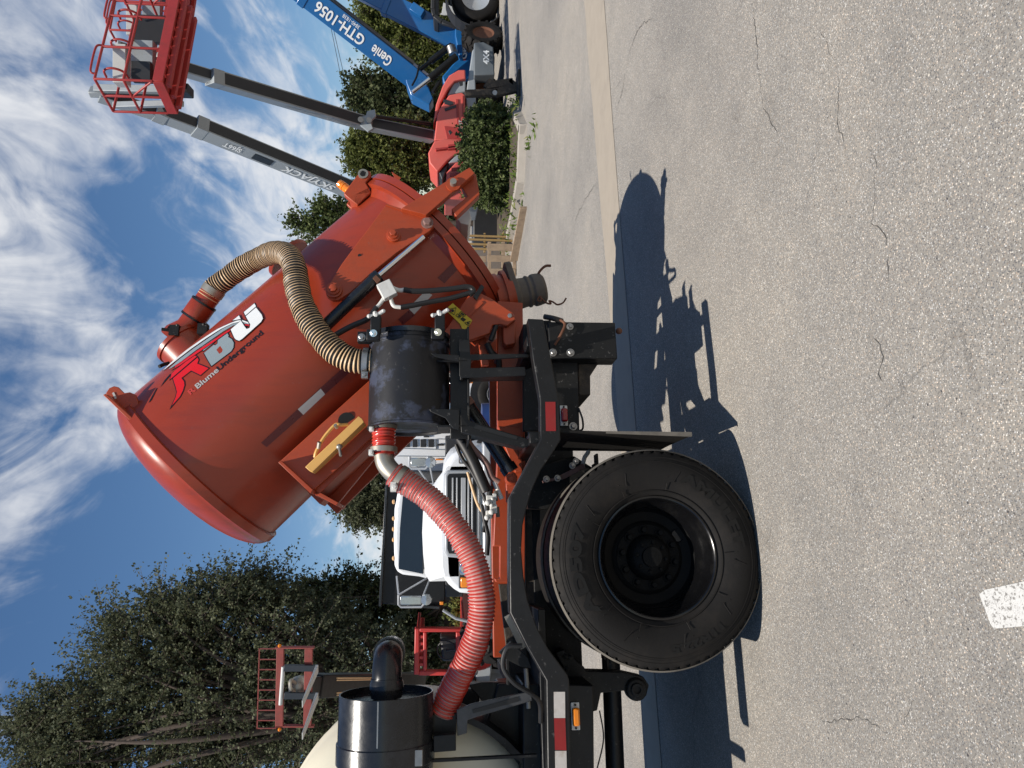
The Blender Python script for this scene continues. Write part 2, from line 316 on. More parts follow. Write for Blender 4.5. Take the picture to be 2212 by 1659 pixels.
    def obj(self, name, mts, parent=None, bevel=0.0, ang=32, off=None, seg=2):
        me = bpy.data.meshes.new(name); vv = self.v
        if off is not None: vv = [(p[0] - off[0], p[1] - off[1], p[2] - off[2]) for p in vv]
        me.from_pydata(vv, [], self.f); mts = mts if isinstance(mts, (list, tuple)) else [mts]
        for k in mts: me.materials.append(MATS[k])
        if len(mts) > 1: me.polygons.foreach_set('material_index', self.mi)
        me.polygons.foreach_set('use_smooth', [True] * len(me.polygons)); me.update()
        bm = bmesh.new(); bm.from_mesh(me); bmesh.ops.recalc_face_normals(bm, faces=bm.faces); bm.to_mesh(me); bm.free()
        me.set_sharp_from_angle(angle=radians(ang))
        o = bpy.data.objects.new(name, me); col.objects.link(o); o.parent = parent
        if bevel > 0:
            b = o.modifiers.new('bevel', 'BEVEL'); b.width = bevel; b.segments = seg; b.limit_method = 'ANGLE'; b.angle_limit = radians(40); b.harden_normals = False
        return o
def tag(o, label=None, cat=None, group=None, kind=None):
    for k, q in (('label', label), ('category', cat), ('group', group), ('kind', kind)):
        if q: o[k] = q
    return o
def empty(name, loc, rz, label, cat, group=None):
    o = bpy.data.objects.new(name, None); col.objects.link(o); o.location = loc; o.rotation_euler = (0, 0, rz); o.empty_display_size = .2
    return tag(o, label, cat, group)
def copy_tree(o, parent=None):
    c = o.copy(); col.objects.link(c); c.parent = parent
    for ch in list(o.children): copy_tree(ch, c)
    return c
def spline(pts, n_=10):                   # Catmull-Rom
    pts = [V(p) for p in pts]; P = [pts[0] * 2 - pts[1]] + pts + [pts[-1] * 2 - pts[-2]]; out = []
    for i in range(1, len(P) - 2):
        for k in range(n_):
            t = k / n_; a, b, c, d = P[i - 1:i + 3]
            out.append(.5 * ((2 * b) + (c - a) * t + (2 * a - 5 * b + 4 * c - d) * t * t + (3 * b - a - 3 * c + d) * t ** 3))
    out.append(pts[-1]); return out
def resample(pts, step):
    d = [0]
    for i in range(1, len(pts)): d.append(d[-1] + (pts[i] - pts[i - 1]).length)
    n_ = max(2, int(round(d[-1] / step))); out = []; j = 0
    for k in range(n_ + 1):
        t = d[-1] * k / n_
        while j < len(d) - 2 and d[j + 1] < t: j += 1
        f = (t - d[j]) / max(1e-9, d[j + 1] - d[j]); out.append(pts[j].lerp(pts[j + 1], min(1, f)))
    return out
def ribbed(path, r, pitch, depth, n_=18, duty=.5, r1=None):   # hose with raised helical ribs: material 0 ribs, 1 valleys
    pts = resample(spline(path, 14), pitch / 4); mb = MB(); k = len(pts); rs = []
    t0 = (pts[1] - pts[0]).normalized(); _, s, u = frame(t0); q = []; fs = []; mi = []
    for i, p in enumerate(pts):
        t = (pts[min(i + 1, k - 1)] - pts[max(i - 1, 0)]).normalized(); s = (s - t * s.dot(t)).normalized(); u = t.cross(s)
        rr = r if (i % 4) in (0, 1) else r - depth
        rr += .0016 * sin(i * .11) + .0012 * sin(i * .37 + 1) + random.uniform(-.0006, .0006)
        if r1: rr += (r1 - r) * i / k
        for j in range(n_):
            a = 2 * pi * j / n_; q.append(p + (s * cos(a) + u * sin(a)) * rr)
    for i in range(k - 1):
        for j in range(n_): fs.append((i * n_ + j, i * n_ + (j + 1) % n_, (i + 1) * n_ + (j + 1) % n_, (i + 1) * n_ + j)); mi.append(0 if (i % 4) in (0, 3) and not (i % 4 == 3 and duty < .5) else 1)
    mb.v = [tuple(p) for p in q]; mb.f = fs; mb.mi = mi
    return mb
# flat shapes and lettering
def curve_mesh(polys, offset=0.0):        # closed 2D outlines -> filled mesh (verts, faces)
    cu = bpy.data.curves.new('outline', 'CURVE'); cu.dimensions = '2D'; cu.fill_mode = 'BOTH'; cu.offset = offset
    for pl in polys:
        sp = cu.splines.new('POLY'); sp.points.add(len(pl) - 1); sp.use_cyclic_u = True
        for k, p in enumerate(pl): sp.points[k].co = (p[0], p[1], 0, 1)
    return cu2mesh(cu)
def cu2mesh(cu):
    o = bpy.data.objects.new('tmp', cu); col.objects.link(o); dg = bpy.context.evaluated_depsgraph_get(); ev = o.evaluated_get(dg); me = ev.to_mesh()
    vs_ = [tuple(q.co) for q in me.vertices]; fs = [tuple(p.vertices) for p in me.polygons]; ev.to_mesh_clear(); bpy.data.objects.remove(o); bpy.data.curves.remove(cu); return vs_, fs
def text_mesh(txt, size=1.0, bold=0.0, space=1.0, shear=0.0):
    cu = bpy.data.curves.new('lettering', 'FONT'); cu.body = txt; cu.size = size; cu.offset = bold; cu.space_character = space; cu.shear = shear; cu.resolution_u = 4
    return cu2mesh(cu)
def decal(vf, fn, name, mt, parent, off=None):
    mb = MB(); mb.add([fn(p[0], p[1]) for p in vf[0]], vf[1])
    me = bpy.data.meshes.new(name); vv = mb.v if off is None else [(p[0] - off[0], p[1] - off[1], p[2] - off[2]) for p in mb.v]
    me.from_pydata(vv, [], mb.f); me.materials.append(MATS[mt]); me.update(); o = bpy.data.objects.new(name, me); col.objects.link(o); o.parent = parent; return o
def text_on(txt, o0, xd, yd, h_, mt, name, parent, off=None, bold=0.0, width=None, eps=.004, shear=0.0):
    vs_, fs = text_mesh(txt, 1.0, bold, shear=shear); xs = [p[0] for p in vs_]; x0 = min(xs); wd = max(xs) - x0
    o0 = V(o0); xd = V(xd).normalized(); yd = V(yd); yd = (yd - xd * yd.dot(xd)).normalized(); nn = xd.cross(yd)
    kx = h_ / .72 if width is None else width / wd; ky = h_ / .72
    return decal((vs_, fs), lambda x, y: o0 + xd * ((x - x0) * kx) + yd * (y * ky) + nn * eps, name, mt, parent, off)
def bisected(vf, axis, step):
    bm = bmesh.new(); vv = [bm.verts.new((p[0], p[1], 0)) for p in vf[0]]
    for f in vf[1]:
        try: bm.faces.new([vv[i] for i in f])
        except ValueError: pass
    ys = [p[axis] for p in vf[0]]; y = math.floor(min(ys) / step) * step
    no = (1, 0, 0) if axis == 0 else (0, 1, 0)
    while y < max(ys):
        bmesh.ops.bisect_plane(bm, geom=bm.verts[:] + bm.edges[:] + bm.faces[:], plane_co=(y, y, 0), plane_no=no); y += step
    bm.verts.index_update(); r_ = ([tuple(q.co) for q in bm.verts], [tuple(x.index for x in f.verts) for f in bm.faces]); bm.free(); return r_
def pxprism(mb, poly, Y, depth):          # measured outline standing at distance Y, with real depth behind it
    return mb.prism([at(x, y, Y) for x, y in poly], (0, depth, 0))

# ------------------------------------------------------------------ setting: ground
def sheet(name, pts, mt, z=None, kind='structure'):
    mb = MB(); mb.add(pts, [tuple(range(len(pts)))]); o = mb.obj(name, mt); o['kind'] = kind; return o
sheet('asphalt_lot', [(-260, -60, 0), (260, -60, 0), (260, 460, 0), (-260, 460, 0)], 'asphalt')
def ext(p, q, k): return p + (p - q).normalized() * k
g1, g2 = gnd(1262, 0), gnd(1315.5, 648); g3, g4 = gnd(1305, 0), gnd(1354, 648)
gl = [ext(g1, g2, 14), ext(g2, g1, 8)]; gr_ = [ext(g3, g4, 14), ext(g4, g3, 8)]
mb = MB(); n_ = 40; q = []
for i in range(n_ + 1):
    t = i / n_
    for j in range(5):
        s = j / 4; p = gl[0].lerp(gl[1], t).lerp(gr_[0].lerp(gr_[1], t), s + random.uniform(-.02, .02) * (j in (0, 4))); q.append((p.x, p.y, .004 - .0015 * sin(pi * s)))
mb.add(q, [(i * 5 + j, (i + 1) * 5 + j, (i + 1) * 5 + j + 1, i * 5 + j + 1) for i in range(n_) for j in range(4)])
mb.obj('gutter_strip', 'gutter_concrete')['kind'] = 'structure'
pl = [gnd(*p) for p in ((2118, 1284), (2130, 1274), (2211.7, 1256.5))]; pr_ = [gnd(*p) for p in ((2142, 1348), (2150, 1358), (2211.7, 1352.8))]
pl.append(ext(pl[-1], pl[-2], 3)); pr_.append(pr_[-1] + (pl[-1] - pl[-2]))
sheet('painted_line', [(p.x, p.y, .004) for p in pl + pr_[::-1]], 'line_white')

mat('crack_fill', (.085, .077, .068), .95, var=.4, vscale=30)
def crack(pts, wmax):
    pp = resample(spline([gnd(x, y) for x, y in pts], 10), .02); k = len(pp); mb = MB(); q = []; ph = random.uniform(0, 9)
    off_ = 0.0
    for i, p in enumerate(pp):
        off_ = off_ * .86 + random.uniform(-.012, .012); t = (pp[min(i + 1, k - 1)] - pp[max(i - 1, 0)]).normalized(); nn = V((-t.y, t.x, 0)); wd = .75 * wmax * (.25 + .75 * abs(sin(i * .07 + ph))) * random.uniform(.4, 1.2) * min(1, 6 * i / k, 6 * (k - 1 - i) / k + .05)
        c_ = p + nn * off_; q += [(c_.x + nn.x * wd, c_.y + nn.y * wd, .003), (c_.x - nn.x * wd, c_.y - nn.y * wd, .003)]
    mb.add(q, [(2 * i, 2 * i + 1, 2 * i + 3, 2 * i + 2) for i in range(k - 1) if random.random() > .06]); mb.obj('pavement_crack', 'crack_fill', bpy.data.objects['asphalt_lot'])
ck = lambda L_: [(1106 + x / 2, y / 2) for x, y in L_]
crack(ck([(1040, 0), (1056, 180), (1075, 330), (1095, 450), (1130, 560), (1165, 635)]), .0035)
crack(ck([(1330, 110), (1380, 190), (1412, 290), (1410, 480), (1435, 560), (1465, 640)]), .003)
crack(ck([(1545, 620), (1572, 720), (1575, 840), (1553, 960), (1600, 1010), (1625, 1120), (1620, 1250)]), .0032)
crack(ck([(1560, 1440), (1590, 1530), (1585, 1610), (1610, 1640)]), .0028)
crack(ck([(620, 85), (560, 120), (515, 210), (490, 320), (478, 400), (450, 480)]), .006)
crack(ck([(470, 345), (430, 420), (425, 470)]), .004)
crack(ck([(365, 790), (330, 850), (290, 910), (265, 990)]), .008)
crack(ck([(1320, 3085), (1360, 3100), (1500, 3110), (1600, 3150), (1650, 3190), (1690, 3130), (1745, 3000)]), .0025)
# ------------------------------------------------------------------ the vacuum truck, in its own frame: a = towards its rear, b = away from the camera, c = up
YAW = radians(14); W0 = V((-0.8676, 3.5031, 0))
Rm = Matrix.Rotation(YAW, 3, 'Z'); Ri = Rm.transposed(); CL = Ri @ (CAM - W0)
def tp(x, y, b):
    r = Ri @ ray(x, y); return CL + r * ((b - CL.y) / r.y)
truck = empty('vacuum_truck', W0, YAW, 'red and black vacuum excavation truck with tilted red tank and large near wheel', 'truck')
A3, B3, C3 = V((1, 0, 0)), V((0, 1, 0)), V((0, 0, 1))
def plate(mb, poly, b0, b1): return mb.prism([tp(x, y, b0) for x, y in poly], (0, b1 - b0, 0))
def tpart(mb, name, mt, bevel=0.0, parent=None, ang=32): return mb.obj(name, mt, parent or truck, bevel, ang)

# --- wheels
def truck_wheel(bface, ca, sgn=1):
    root = MB(); o = V((ca, bface, .527)); Rt = .535; n_ = 252; d = V((0, 1, 0)) * sgn
    prof = [(.300, .008), (.318, -.004), (.345, -.022), (.40, -.036), (.44, -.036), (.470, -.026), (.488, -.016), (.505, -.006), (.515, .004), (.527, .008), (.534, .020), (.535, .045), (.535, .23), (.527, .262), (.48, .285), (.40, .29), (.305, .25)]
    q = []
    for k, (r, t) in enumerate(prof):
        r = r + max(0, r - .3) * .045
        for j in range(n_):
            an = 2 * pi * j / n_; rr = r; tt = t
            if k in (9, 10) and j % 4 == 0: rr = r - .012; tt = t + .022
            z = rr * cos(an)
            if z < -.512: z = -.512 + (z + .512) * .3
            z = max(z, -.5265)
            q.append(o + d * tt + V((rr * sin(an), 0, z)))
    root.add(q, [(k * n_ + j, k * n_ + (j + 1) % n_, (k + 1) * n_ + (j + 1) % n_, (k + 1) * n_ + j) for k in range(len(prof) - 1) for j in range(n_)])
    for rr, t in ((.502, -.012), (.486, -.020), (.478, -.025), (.330, -.016)):
        root.lathe([(rr - .003, t + .004), (rr - .0015, t - .003), (rr + .0015, t - .003), (rr + .003, t + .004)], o, d, 96)
    wh = tpart(root, 'tyre', 'rubber', ang=50)
    rim = MB(); rim.lathe([(.303, .02), (.303, -.004), (.296, -.006), (.289, 0), (.284, .018), (.278, .05), (.262, .075), (.250, .10), (.248, .165)], o, d, 72)
    rm = tpart(rim, 'rim', 'rim_black', parent=wh, ang=40)
    tpart(MB().lathe([(.248, .164), (.236, .19), (.19, .20), (.168, .185), (.10, .185), (.0, .185)], o, d, 72), 'wheel_disc', 'disc_black', parent=wh, ang=40)
    tpart(MB().lathe([(.538, .004), (.543, .007), (.547, .016), (.547, .021), (.540, .022)], o, d, 126), 'tread_edge', 'rubber_dusty_sunlit', parent=wh, ang=40)  # pale ring paints the shoulder line that catches the sun
    hub = MB(); hub.lathe([(.168, .184), (.168, .176), (.118, .174), (.112, .150), (.095, .13), (.085, .12), (.052, .112), (.050, .095), (.0, .092)], o, d, 40)
    tpart(hub, 'hub', 'hub_black', parent=wh, ang=40)
    for k in range(10):
        an = 2 * pi * (k + .3) / 10; p = o + V((.142 * sin(an), 0, .142 * cos(an))) + d * .176
        tpart(MB().bolt(p, -d, .017, .03), 'lug_nut', 'hub_black', parent=wh)
    for k in range(8):
        an = 2 * pi * (k + .2) / 8; p = o + V((.075 * sin(an), 0, .075 * cos(an))) + d * .12
        tpart(MB().bolt(p, -d, .009, .012), 'hub_bolt', 'hub_black', parent=wh)
    return wh, o
wheel, WO = truck_wheel(0.0, 0.0)
wheel['label'] = 'outer rear tyre with raised lettering and deep black rim'
# hand holes in the dish
hh = MB()
for an in (radians(148),):
    p = WO + V((.203 * sin(an), .196, .203 * cos(an))); hh.lathe([(0, 0), (.03, 0), (.034, .006)], p, (0, -1, 0), 20)
tpart(hh, 'hand_hole', 'ink_black', parent=wheel)
truck_wheel(.33, 0.0); truck_wheel(2.32, 0.0, -1); truck_wheel(1.99, 0.0, -1)
def tyre_text(txt, mid_deg, r, h_, wide, bold=.03):     # raised letters around the side wall, clockwise from the top
    vs_, fs = bisected(text_mesh(txt, 1.0, bold), 0, .15); xs = [p[0] for p in vs_]; x0, x1 = min(xs), max(xs); k = radians(wide) / (x1 - x0)
    def fn(x, y):
        an = radians(mid_deg) + (x - (x0 + x1) / 2) * k; rr = r + y / .72 * h_; t = -.0385 if .38 < rr < .455 else -.0385 + (abs(rr - .42) - .035) * .2
        return V((WO.x + rr * sin(an), t, WO.z + rr * cos(an)))
    decal((vs_, fs), fn, 'tyre_lettering', 'rubber_raised', wheel)
tyre_text('AD507', -8, .40, .055, 62, .05); tyre_text('AMULET', 142, .395, .05, 66, .05); tyre_text('11R22.5', -112, .42, .036, 38, .05)
zz = MB()
for a0 in (28, 62, 100, 178, 212, 250, 290, 318):       # moulded zig-zag ridges
    def pol(an, r, t=-.037): return V((WO.x + r * sin(radians(an)), t - (.0 if r < .45 else -.012), WO.z + r * cos(radians(an))))
    for (u0, r0), (u1, r1) in (((0, .335), (0, .37)), ((0, .40), (0, .458)), ((5, .38), (8, .44)), ((8, .44), (5, .455))):
        tpart(MB().tube([pol(a0 + u0, r0, -.024 if r0 < .38 else -.036), pol(a0 + u1, r1)], .0022, 5), 'sidewall_ridge', 'rubber', parent=wheel)

# --- chassis
ch = MB()
ch.box((-.8, .80, .93), (4.2, .09, .27)); ch.box((-.8, 1.66, .93), (4.2, .09, .27))
chassis = tpart(ch, 'chassis_rail', 'chassis_black', .006)
cm = MB()
for a_ in (-1.9, -1.0, -.45, .45, 1.1): cm.box((a_, 1.23, .93), (.08, .80, .2))
tpart(cm, 'cross_member', 'chassis_black', .006)
ax = MB(); ax.cyl((0, .3, .53), (0, 2.1, .53), .075); ax.ball((0, 1.2, .53), .21, 20, (1, .8, 1)); tpart(ax, 'rear_axle', 'chassis_black')
ds = MB(); ds.cyl((-.12, 1.2, .52), (-2.9, 1.2, .56), .058, 24); tpart(ds, 'drive_shaft', 'black_paint')
sp_ = MB()
for b_ in (.72, 1.74):
    for k in range(7): sp_.box((0, b_, .66 + k * .016), (1.25 - k * .12, .075, .014))
    sp_.box((0, b_, .72), (.2, .11, .22))
tpart(sp_, 'leaf_spring', 'muddy', .003)
hg = MB()   # front spring hanger with its round eye
plate(hg, [(1200, 1410), (1218, 1403), (1262, 1441), (1266, 1450), (1345, 1452), (1390, 1462), (1402, 1480), (1396, 1504), (1360, 1500), (1350, 1492), (1298, 1497), (1290, 1535), (1270, 1540), (1230, 1497), (1222, 1450)], .62, .74)
hg.lathe([(.0, 0), (.052, 0), (.062, .012), (.062, .06), (0, .06)], tp(1376, 1490, .60), (0, 1, 0), 28); hg.lathe([(.02, 0), (.036, 0), (.036, -.012), (.02, -.012)], tp(1376, 1490, .60), (0, 1, 0), 20)
hang = tpart(hg, 'spring_hanger', 'chassis_black', .004)
hb = MB()
for x, y in ((1222, 1418), (1224, 1445), (1231, 1420), (1234, 1520), (1254, 1520), (1256, 1540)): hb.bolt(tp(x, y, .62), (0, -1, 0), .014)
tpart(hb, 'hanger_bolt', 'chassis_black', parent=hang)
dk = MB(); dk.box((-1.2, 1.2, 1.09), (1.9, 1.9, .04)); tpart(dk, 'front_deck', 'black_paint', .004)
bx = MB(); plate(bx, [(1128, 1478), (1232, 1478), (1282, 1480), (1284, 1700), (1130, 1700)], .34, .72); tpart(bx, 'side_box', 'black_paint', .008)
bx = MB(); plate(bx, [(1075, 1478), (1126, 1474), (1126, 1700), (1040, 1700), (1040, 1600)], .55, .75); tpart(bx, 'tank_cradle', 'black_paint', .01)
# subframe beam (red) and its pivot
sb = MB(); plate(sb, [(1075, 650), (1129, 654), (1135, 1010), (1134, 1260), (1072, 1258), (1068, 1250), (1080, 1250), (1080, 1180), (1066, 1180), (1075, 972)], .72, .80)
subf = tpart(sb, 'subframe_beam', 'frame_red', .004)
sb = MB(); sb.box((.55, 1.7, 1.17), (2.4, .08, .16)); tpart(sb, 'subframe_beam', 'frame_red', .004)
mu = MB(); plate(mu, [(1136, 1100), (1170, 1085), (1175, 1480), (1137, 1480)], .76, .80); tpart(mu, 'sill_channel', 'muddy', .003)
mu = MB(); plate(mu, [(1078, 1262), (1134, 1262), (1140, 1480), (1104, 1480)], .74, .80); tpart(mu, 'sill_channel', 'muddy', .003)
pv = MB()   # pivot bracket at the rear of the beam
plate(pv, [(1086, 700), (1090, 680), (1102, 672), (1113, 682), (1114, 742), (1092, 746), (1087, 738)], .62, .70)
piv = tpart(pv, 'pivot_bracket', 'frame_red', .006)
pb = MB(); pb.lathe([(0, 0), (.028, 0), (.03, .01), (.03, .03), (0, .03)], tp(1101, 683, .585), (0, 1, 0), 24); pb.bolt(tp(1101, 683, .585), (0, -1, 0), .015); tpart(pb, 'pivot_pin', 'steel', parent=piv)
tpart(MB().cyl(tp(1101, 683, .62), tp(1101, 683, .62) + V((0, 1.1, 0)), .028), 'pivot_shaft', 'steel', parent=piv)
tr = MB(); plate(tr, [(1078, 920), (1130, 925), (1128, 1020), (1114, 1020), (1078, 934)], .66, .72); tpart(tr, 'gusset_plate', 'frame_red', .003)
# rear bumper post and side plates
rp = MB(); plate(rp, [(1183, 694.7), (1328.6, 696.5), (1334, 775), (1189, 775)], .28, .42); post = tpart(rp, 'bumper_post', 'chassis_black', .006)
rp = MB(); plate(rp, [(1188, 775.5), (1248, 778), (1252, 931), (1130, 931), (1130, 800)], .36, .40); sidep = tpart(rp, 'side_plate', 'chassis_black', .004)
rp = MB(); plate(rp, [(1249, 777), (1298, 777), (1275, 812), (1275.5, 853), (1251, 853)], .40, .75); tpart(rp, 'hitch_block', 'muddy', .004)
rb = MB(); rb.box((1.32, 1.2, 1.03), (.1, 1.7, .13)); tpart(rb, 'rear_bumper', 'chassis_black', .008)
rp = MB(); plate(rp, [(1130, 700), (1185, 697), (1190, 770), (1130, 780)], .46, .72); tpart(rp, 'rear_bracket', 'chassis_black', .004)
for x, y, r in ((1194, 762, .016), (1232, 762, .016), (1231, 706, .014)):
    tpart(MB().bolt(tp(x, y, .28), (0, -1, 0), r, .022), 'bolt', 'steel', parent=post)
tpart(MB().bolt(tp(1238, 921, .36), (0, -1, 0), .016, .02), 'bolt', 'steel', parent=sidep)
tpart(MB().ball(tp(1337, 715, .33), .02, 12), 'tow_eye', 'rust', parent=post)
cb = MB(); cb.tube(spline([tp(1198, 745, .26), tp(1212, 722, .24), tp(1220, 700, .25), tp(1206, 690, .27), tp(1186, 690, .30)], 8), .008, 8); tpart(cb, 'cable', 'rust')
cb = MB(); cb.tube(spline([tp(1250, 882, .35), tp(1258, 905, .33), tp(1259, 925, .35), tp(1252, 931, .36)], 8), .006, 8); tpart(cb, 'cable', 'hose_black'); cb = MB(); cb.tube(spline([tp(1176, 684, .3), tp(1196, 688, .27), tp(1215, 694, .28)], 8), .016, 10); tpart(cb, 'cable', 'hose_black')
def marker(px, b, lens):
    (x0, y0), (x1, y1) = px; c0 = tp((x0 + x1) / 2, (y0 + y1) / 2, b); wx = abs(tp(x0, y0, b).x - tp(x0, y1, b).x); hz = abs(tp(x0, y0, b).z - tp(x1, y0, b).z)
    m_ = MB().box(c0, (wx, .008, hz)); mk_ = tpart(m_, 'marker_light', 'white_metal', .003)
    m_ = MB().box(c0 + V((0, -.018, 0)), (wx * .66, .03, hz * .86)); tpart(m_, 'lens', lens, .01, parent=mk_)
    for s_ in (-1, 1): tpart(MB().cyl(c0 + V((s_ * wx * .42, -.004, 0)), c0 + V((s_ * wx * .42, -.009, 0)), .006), 'screw', 'ink_black', parent=mk_)
marker(((1210, 876), (1226, 920)), .35, 'lens_red'); marker(((1234, 1517), (1252, 1577)), .33, 'lens_amber')
# mud flap behind the wheel
mf = MB(); q0 = tp(1208, 934, 0); q1 = tp(1494, 941, 0); n_ = 12; q = []
for i in range(n_ + 1):
    t = i / n_; p = q0.lerp(q1, t)
    for b_ in (.0, .20, .42, .62): q.append(p + V((.01 * t * sin(b_ * 3), b_, 0)))
k = len(q); mf.v = [tuple(p) for p in q] + [tuple(p + V((.012, 0, 0))) for p in q]
fs = []
for i in range(n_):
    for j in range(3): fs += [(i * 4 + j, i * 4 + j + 1, (i + 1) * 4 + j + 1, (i + 1) * 4 + j), (k + i * 4 + j, k + (i + 1) * 4 + j, k + (i + 1) * 4 + j + 1, k + i * 4 + j + 1)]
    for j in (0, 3): fs.append((i * 4 + j, (i + 1) * 4 + j, k + (i + 1) * 4 + j, k + i * 4 + j))
fs += [(n_ * 4 + j, n_ * 4 + j + 1, k + n_ * 4 + j + 1, k + n_ * 4 + j) for j in range(3)]
mf.f = fs; mf.mi = [0] * len(fs); flap = tpart(mf, 'mud_flap', 'rubber'); tpart(MB().bar(q0.lerp(q1, .35) + V((.006, -.002, 0)), q1 + V((.006, -.002, 0)), .004, .012, (0, 1, 0), .010, .024), 'flap_edge', 'rubber_dusty_sunlit', parent=flap)  # pale strip paints the lit outer edge of the flap
# stuff in the wheel arch
st = MB(); st.bar(tp(1173, 1040, .5), tp(1214, 1032, .5), .05, .014, (0, 1, 0)); st.bar(tp(1212, 1032, .5), tp(1262, 1006, .5), .02, .03, (0, 1, 0)); tpart(st, 'strap', 'rust_strap', .002)
st = MB()
for x, y in ((1180, 1035), (1204, 1033), (1244, 996), (1236, 1006)): st.bolt(tp(x, y, .47), (0, -1, 0), .013, .03)
tpart(st, 'strap_bolt', 'steel')
st = MB(); plate(st, [(1140, 1000), (1190, 1000), (1240, 985), (1280, 1010), (1300, 1060), (1180, 1100), (1140, 1098)], .62, .70); tpart(st, 'axle_bracket', 'chassis_black', .004)

tpart(MB().tube(spline([tp(1264, 962, .6), tp(1271, 975, .6), tp(1263, 988, .6), tp(1259, 1004, .6)], 6), .013, 8), 'grease_line', 'white_metal')
# --- fender guard beam
top = [(1187, 1760), (1183, 1659), (1180.3, 1470.5), (1140, 1400), (1102, 1324), (1101, 1242), (1100.8, 1113.4), (1101.6, 1074), (1167.5, 949), (1167, 932), (1166.6, 863), (1151.4, 777), (1139.8, 687.6)]
bot = [(1173.7, 689.4), (1192.6, 786), (1206.9, 861), (1210.4, 929), (1211.5, 950.6), (1194.4, 978.3), (1168.3, 1015.7), (1148.8, 1059.7), (1135.8, 1105), (1129, 1134.5), (1126, 1188), (1130.6, 1242), (1140, 1296), (1160, 1355), (1184.3, 1400.6), (1226, 1457), (1230, 1470.5), (1232.7, 1659), (1236, 1760)]
fb = MB(); plate(fb, top + bot, -.02, .06); fend = tpart(fb, 'fender_guard', 'black_paint', .006)
fend['label'] = 'black steel fender guard arching over the wheel with red reflectors'
ft = MB(); tt_ = [tp(x, y, .06) for x, y in top[2:10]]
for i in range(len(tt_) - 1):
    a_, b_ = tt_[i], tt_[i + 1]; ft.add([a_, b_, b_ + V((0, .15, 0)), a_ + V((0, .15, 0)), a_ - V((0, 0, .012)), b_ - V((0, 0, .012)), b_ + V((0, .15, -.012)), a_ + V((0, .15, -.012))], [(0, 1, 2, 3), (7, 6, 5, 4), (3, 2, 6, 7), (0, 4, 5, 1), (1, 5, 6, 2), (0, 3, 7, 4)])
tpart(ft, 'fender_top', 'worn_lit_black', .002)  # sunlit gloss on the top plate painted as a paler, worn black
for a_ in (-1.3, -.5, .62, 1.15):
    z_ = 1.08 if a_ < .5 else 1.12
    tpart(MB().box((a_, .40, z_), (.06, .68, .06)), 'outrigger_arm', 'black_paint', .004)
def sticker(poly, b, mt, name, parent, t=.003): return tpart(plate(MB(), poly, b - t, b - .0005), name, mt, parent=parent)
sticker([(1178, 868), (1199.7, 868), (1201, 931), (1179.5, 931)], -.02, 'reflect_red', 'reflector', fend)
sticker([(1196.3, 1494.6), (1220.5, 1494.6), (1221, 1551), (1197, 1551)], -.02, 'reflect_white', 'reflector', fend)
sticker([(1197, 1551.5), (1221, 1551.5), (1223.5, 1621), (1199, 1620)], -.02, 'reflect_red', 'reflector', fend)
sticker([(1199, 1622), (1223.5, 1622), (1226, 1740), (1201, 1740)], -.02, 'reflect_white', 'reflector', fend)
# air lines and bracket left of the arch
ho = MB(); ho.tube(spline([tp(1128, 1395, .1), tp(1096, 1400, .1), tp(1087, 1440, .12), (tp(1110, 1475, .12)), tp(1150, 1500, .15), tp(1166, 1520, .2), tp(1168, 1560, .25)], 10), .012, 10); tpart(ho, 'air_line', 'hose_black')
ho = MB(); ho.tube(spline([tp(1295, 1535, .5), tp(1303, 1580, .5), tp(1302, 1610, .5), tp(1290, 1660, .5)], 8), .004, 6); tpart(ho, 'thin_cable', 'hose_black')
br = MB(); plate(br, [(1078, 1410), (1104, 1386), (1118, 1400), (1140, 1420), (1148, 1444), (1125, 1440), (1095, 1425)], .16, .2); plate(br, [(1094, 1425), (1100, 1425), (1101, 1480), (1095, 1480)], .2, .24); tpart(br, 'valve_bracket', 'chassis_black', .002)
br = MB(); br.bar(tp(1095, 1330, .35), tp(1130, 1400, .35), .03, .03, (0, 1, 0)); br.tube([tp(1136, 1444, .3), tp(1142, 1530, .3)], .012, 10); tpart(br, 'conduit', 'galvanised')

# --- tilted debris tank
TAU = radians(44.74); TR = .615; TC = V((1.2, 1.15, 2.5705))
TX = V((cos(TAU), 0, -sin(TAU))); TN = V((sin(TAU), 0, cos(TAU)))
def tk(s, n_, b): return TC + TX * s + TN * n_ + B3 * b                 # along the axis, up from it, across
def tcyl(s, phi, r): return TC + TX * s + TN * (r * cos(phi)) - B3 * (r * sin(phi))
def thit(x, y, R=TR):
    r = Ri @ ray(x, y); d = CL - TC; a0, a1 = r.dot(TN), r.y; d0, d1 = d.dot(TN), d.y
    qa = a0 * a0 + a1 * a1; qb = 2 * (a0 * d0 + a1 * d1); qc = d0 * d0 + d1 * d1 - R * R; t = (-qb - sqrt(max(0, qb * qb - 4 * qa * qc))) / (2 * qa)
    P = d + r * t; return P.dot(TX), atan2(-P.y, P.dot(TN))
tb = MB(); S0, S1 = -.80, 1.27
tb.lathe([(TR, S0), (TR, -.4), (TR, 0), (TR, .4), (TR, .8), (TR, S1)], TC, TX, 128, TN)
tank = tpart(tb, 'tank', 'tank_red', ang=40); tank['label'] = 'large red steel debris tank tilted up with company lettering'
dm = MB(); pr0 = [(TR + .004, S0 + .012), (TR + .022, S0 + .006), (TR + .022, S0 - .045)]
for k in range(13):
    t = k / 12 * pi / 2; pr0.append(((TR + .012) * cos(t) ** .8 if k else TR + .014, S0 - .05 - .17 * sin(t) ** 1.15))
dm.lathe(pr0, TC, TX, 128, TN); dome = tpart(dm, 'tank_head', 'tank_red', parent=tank, ang=50)
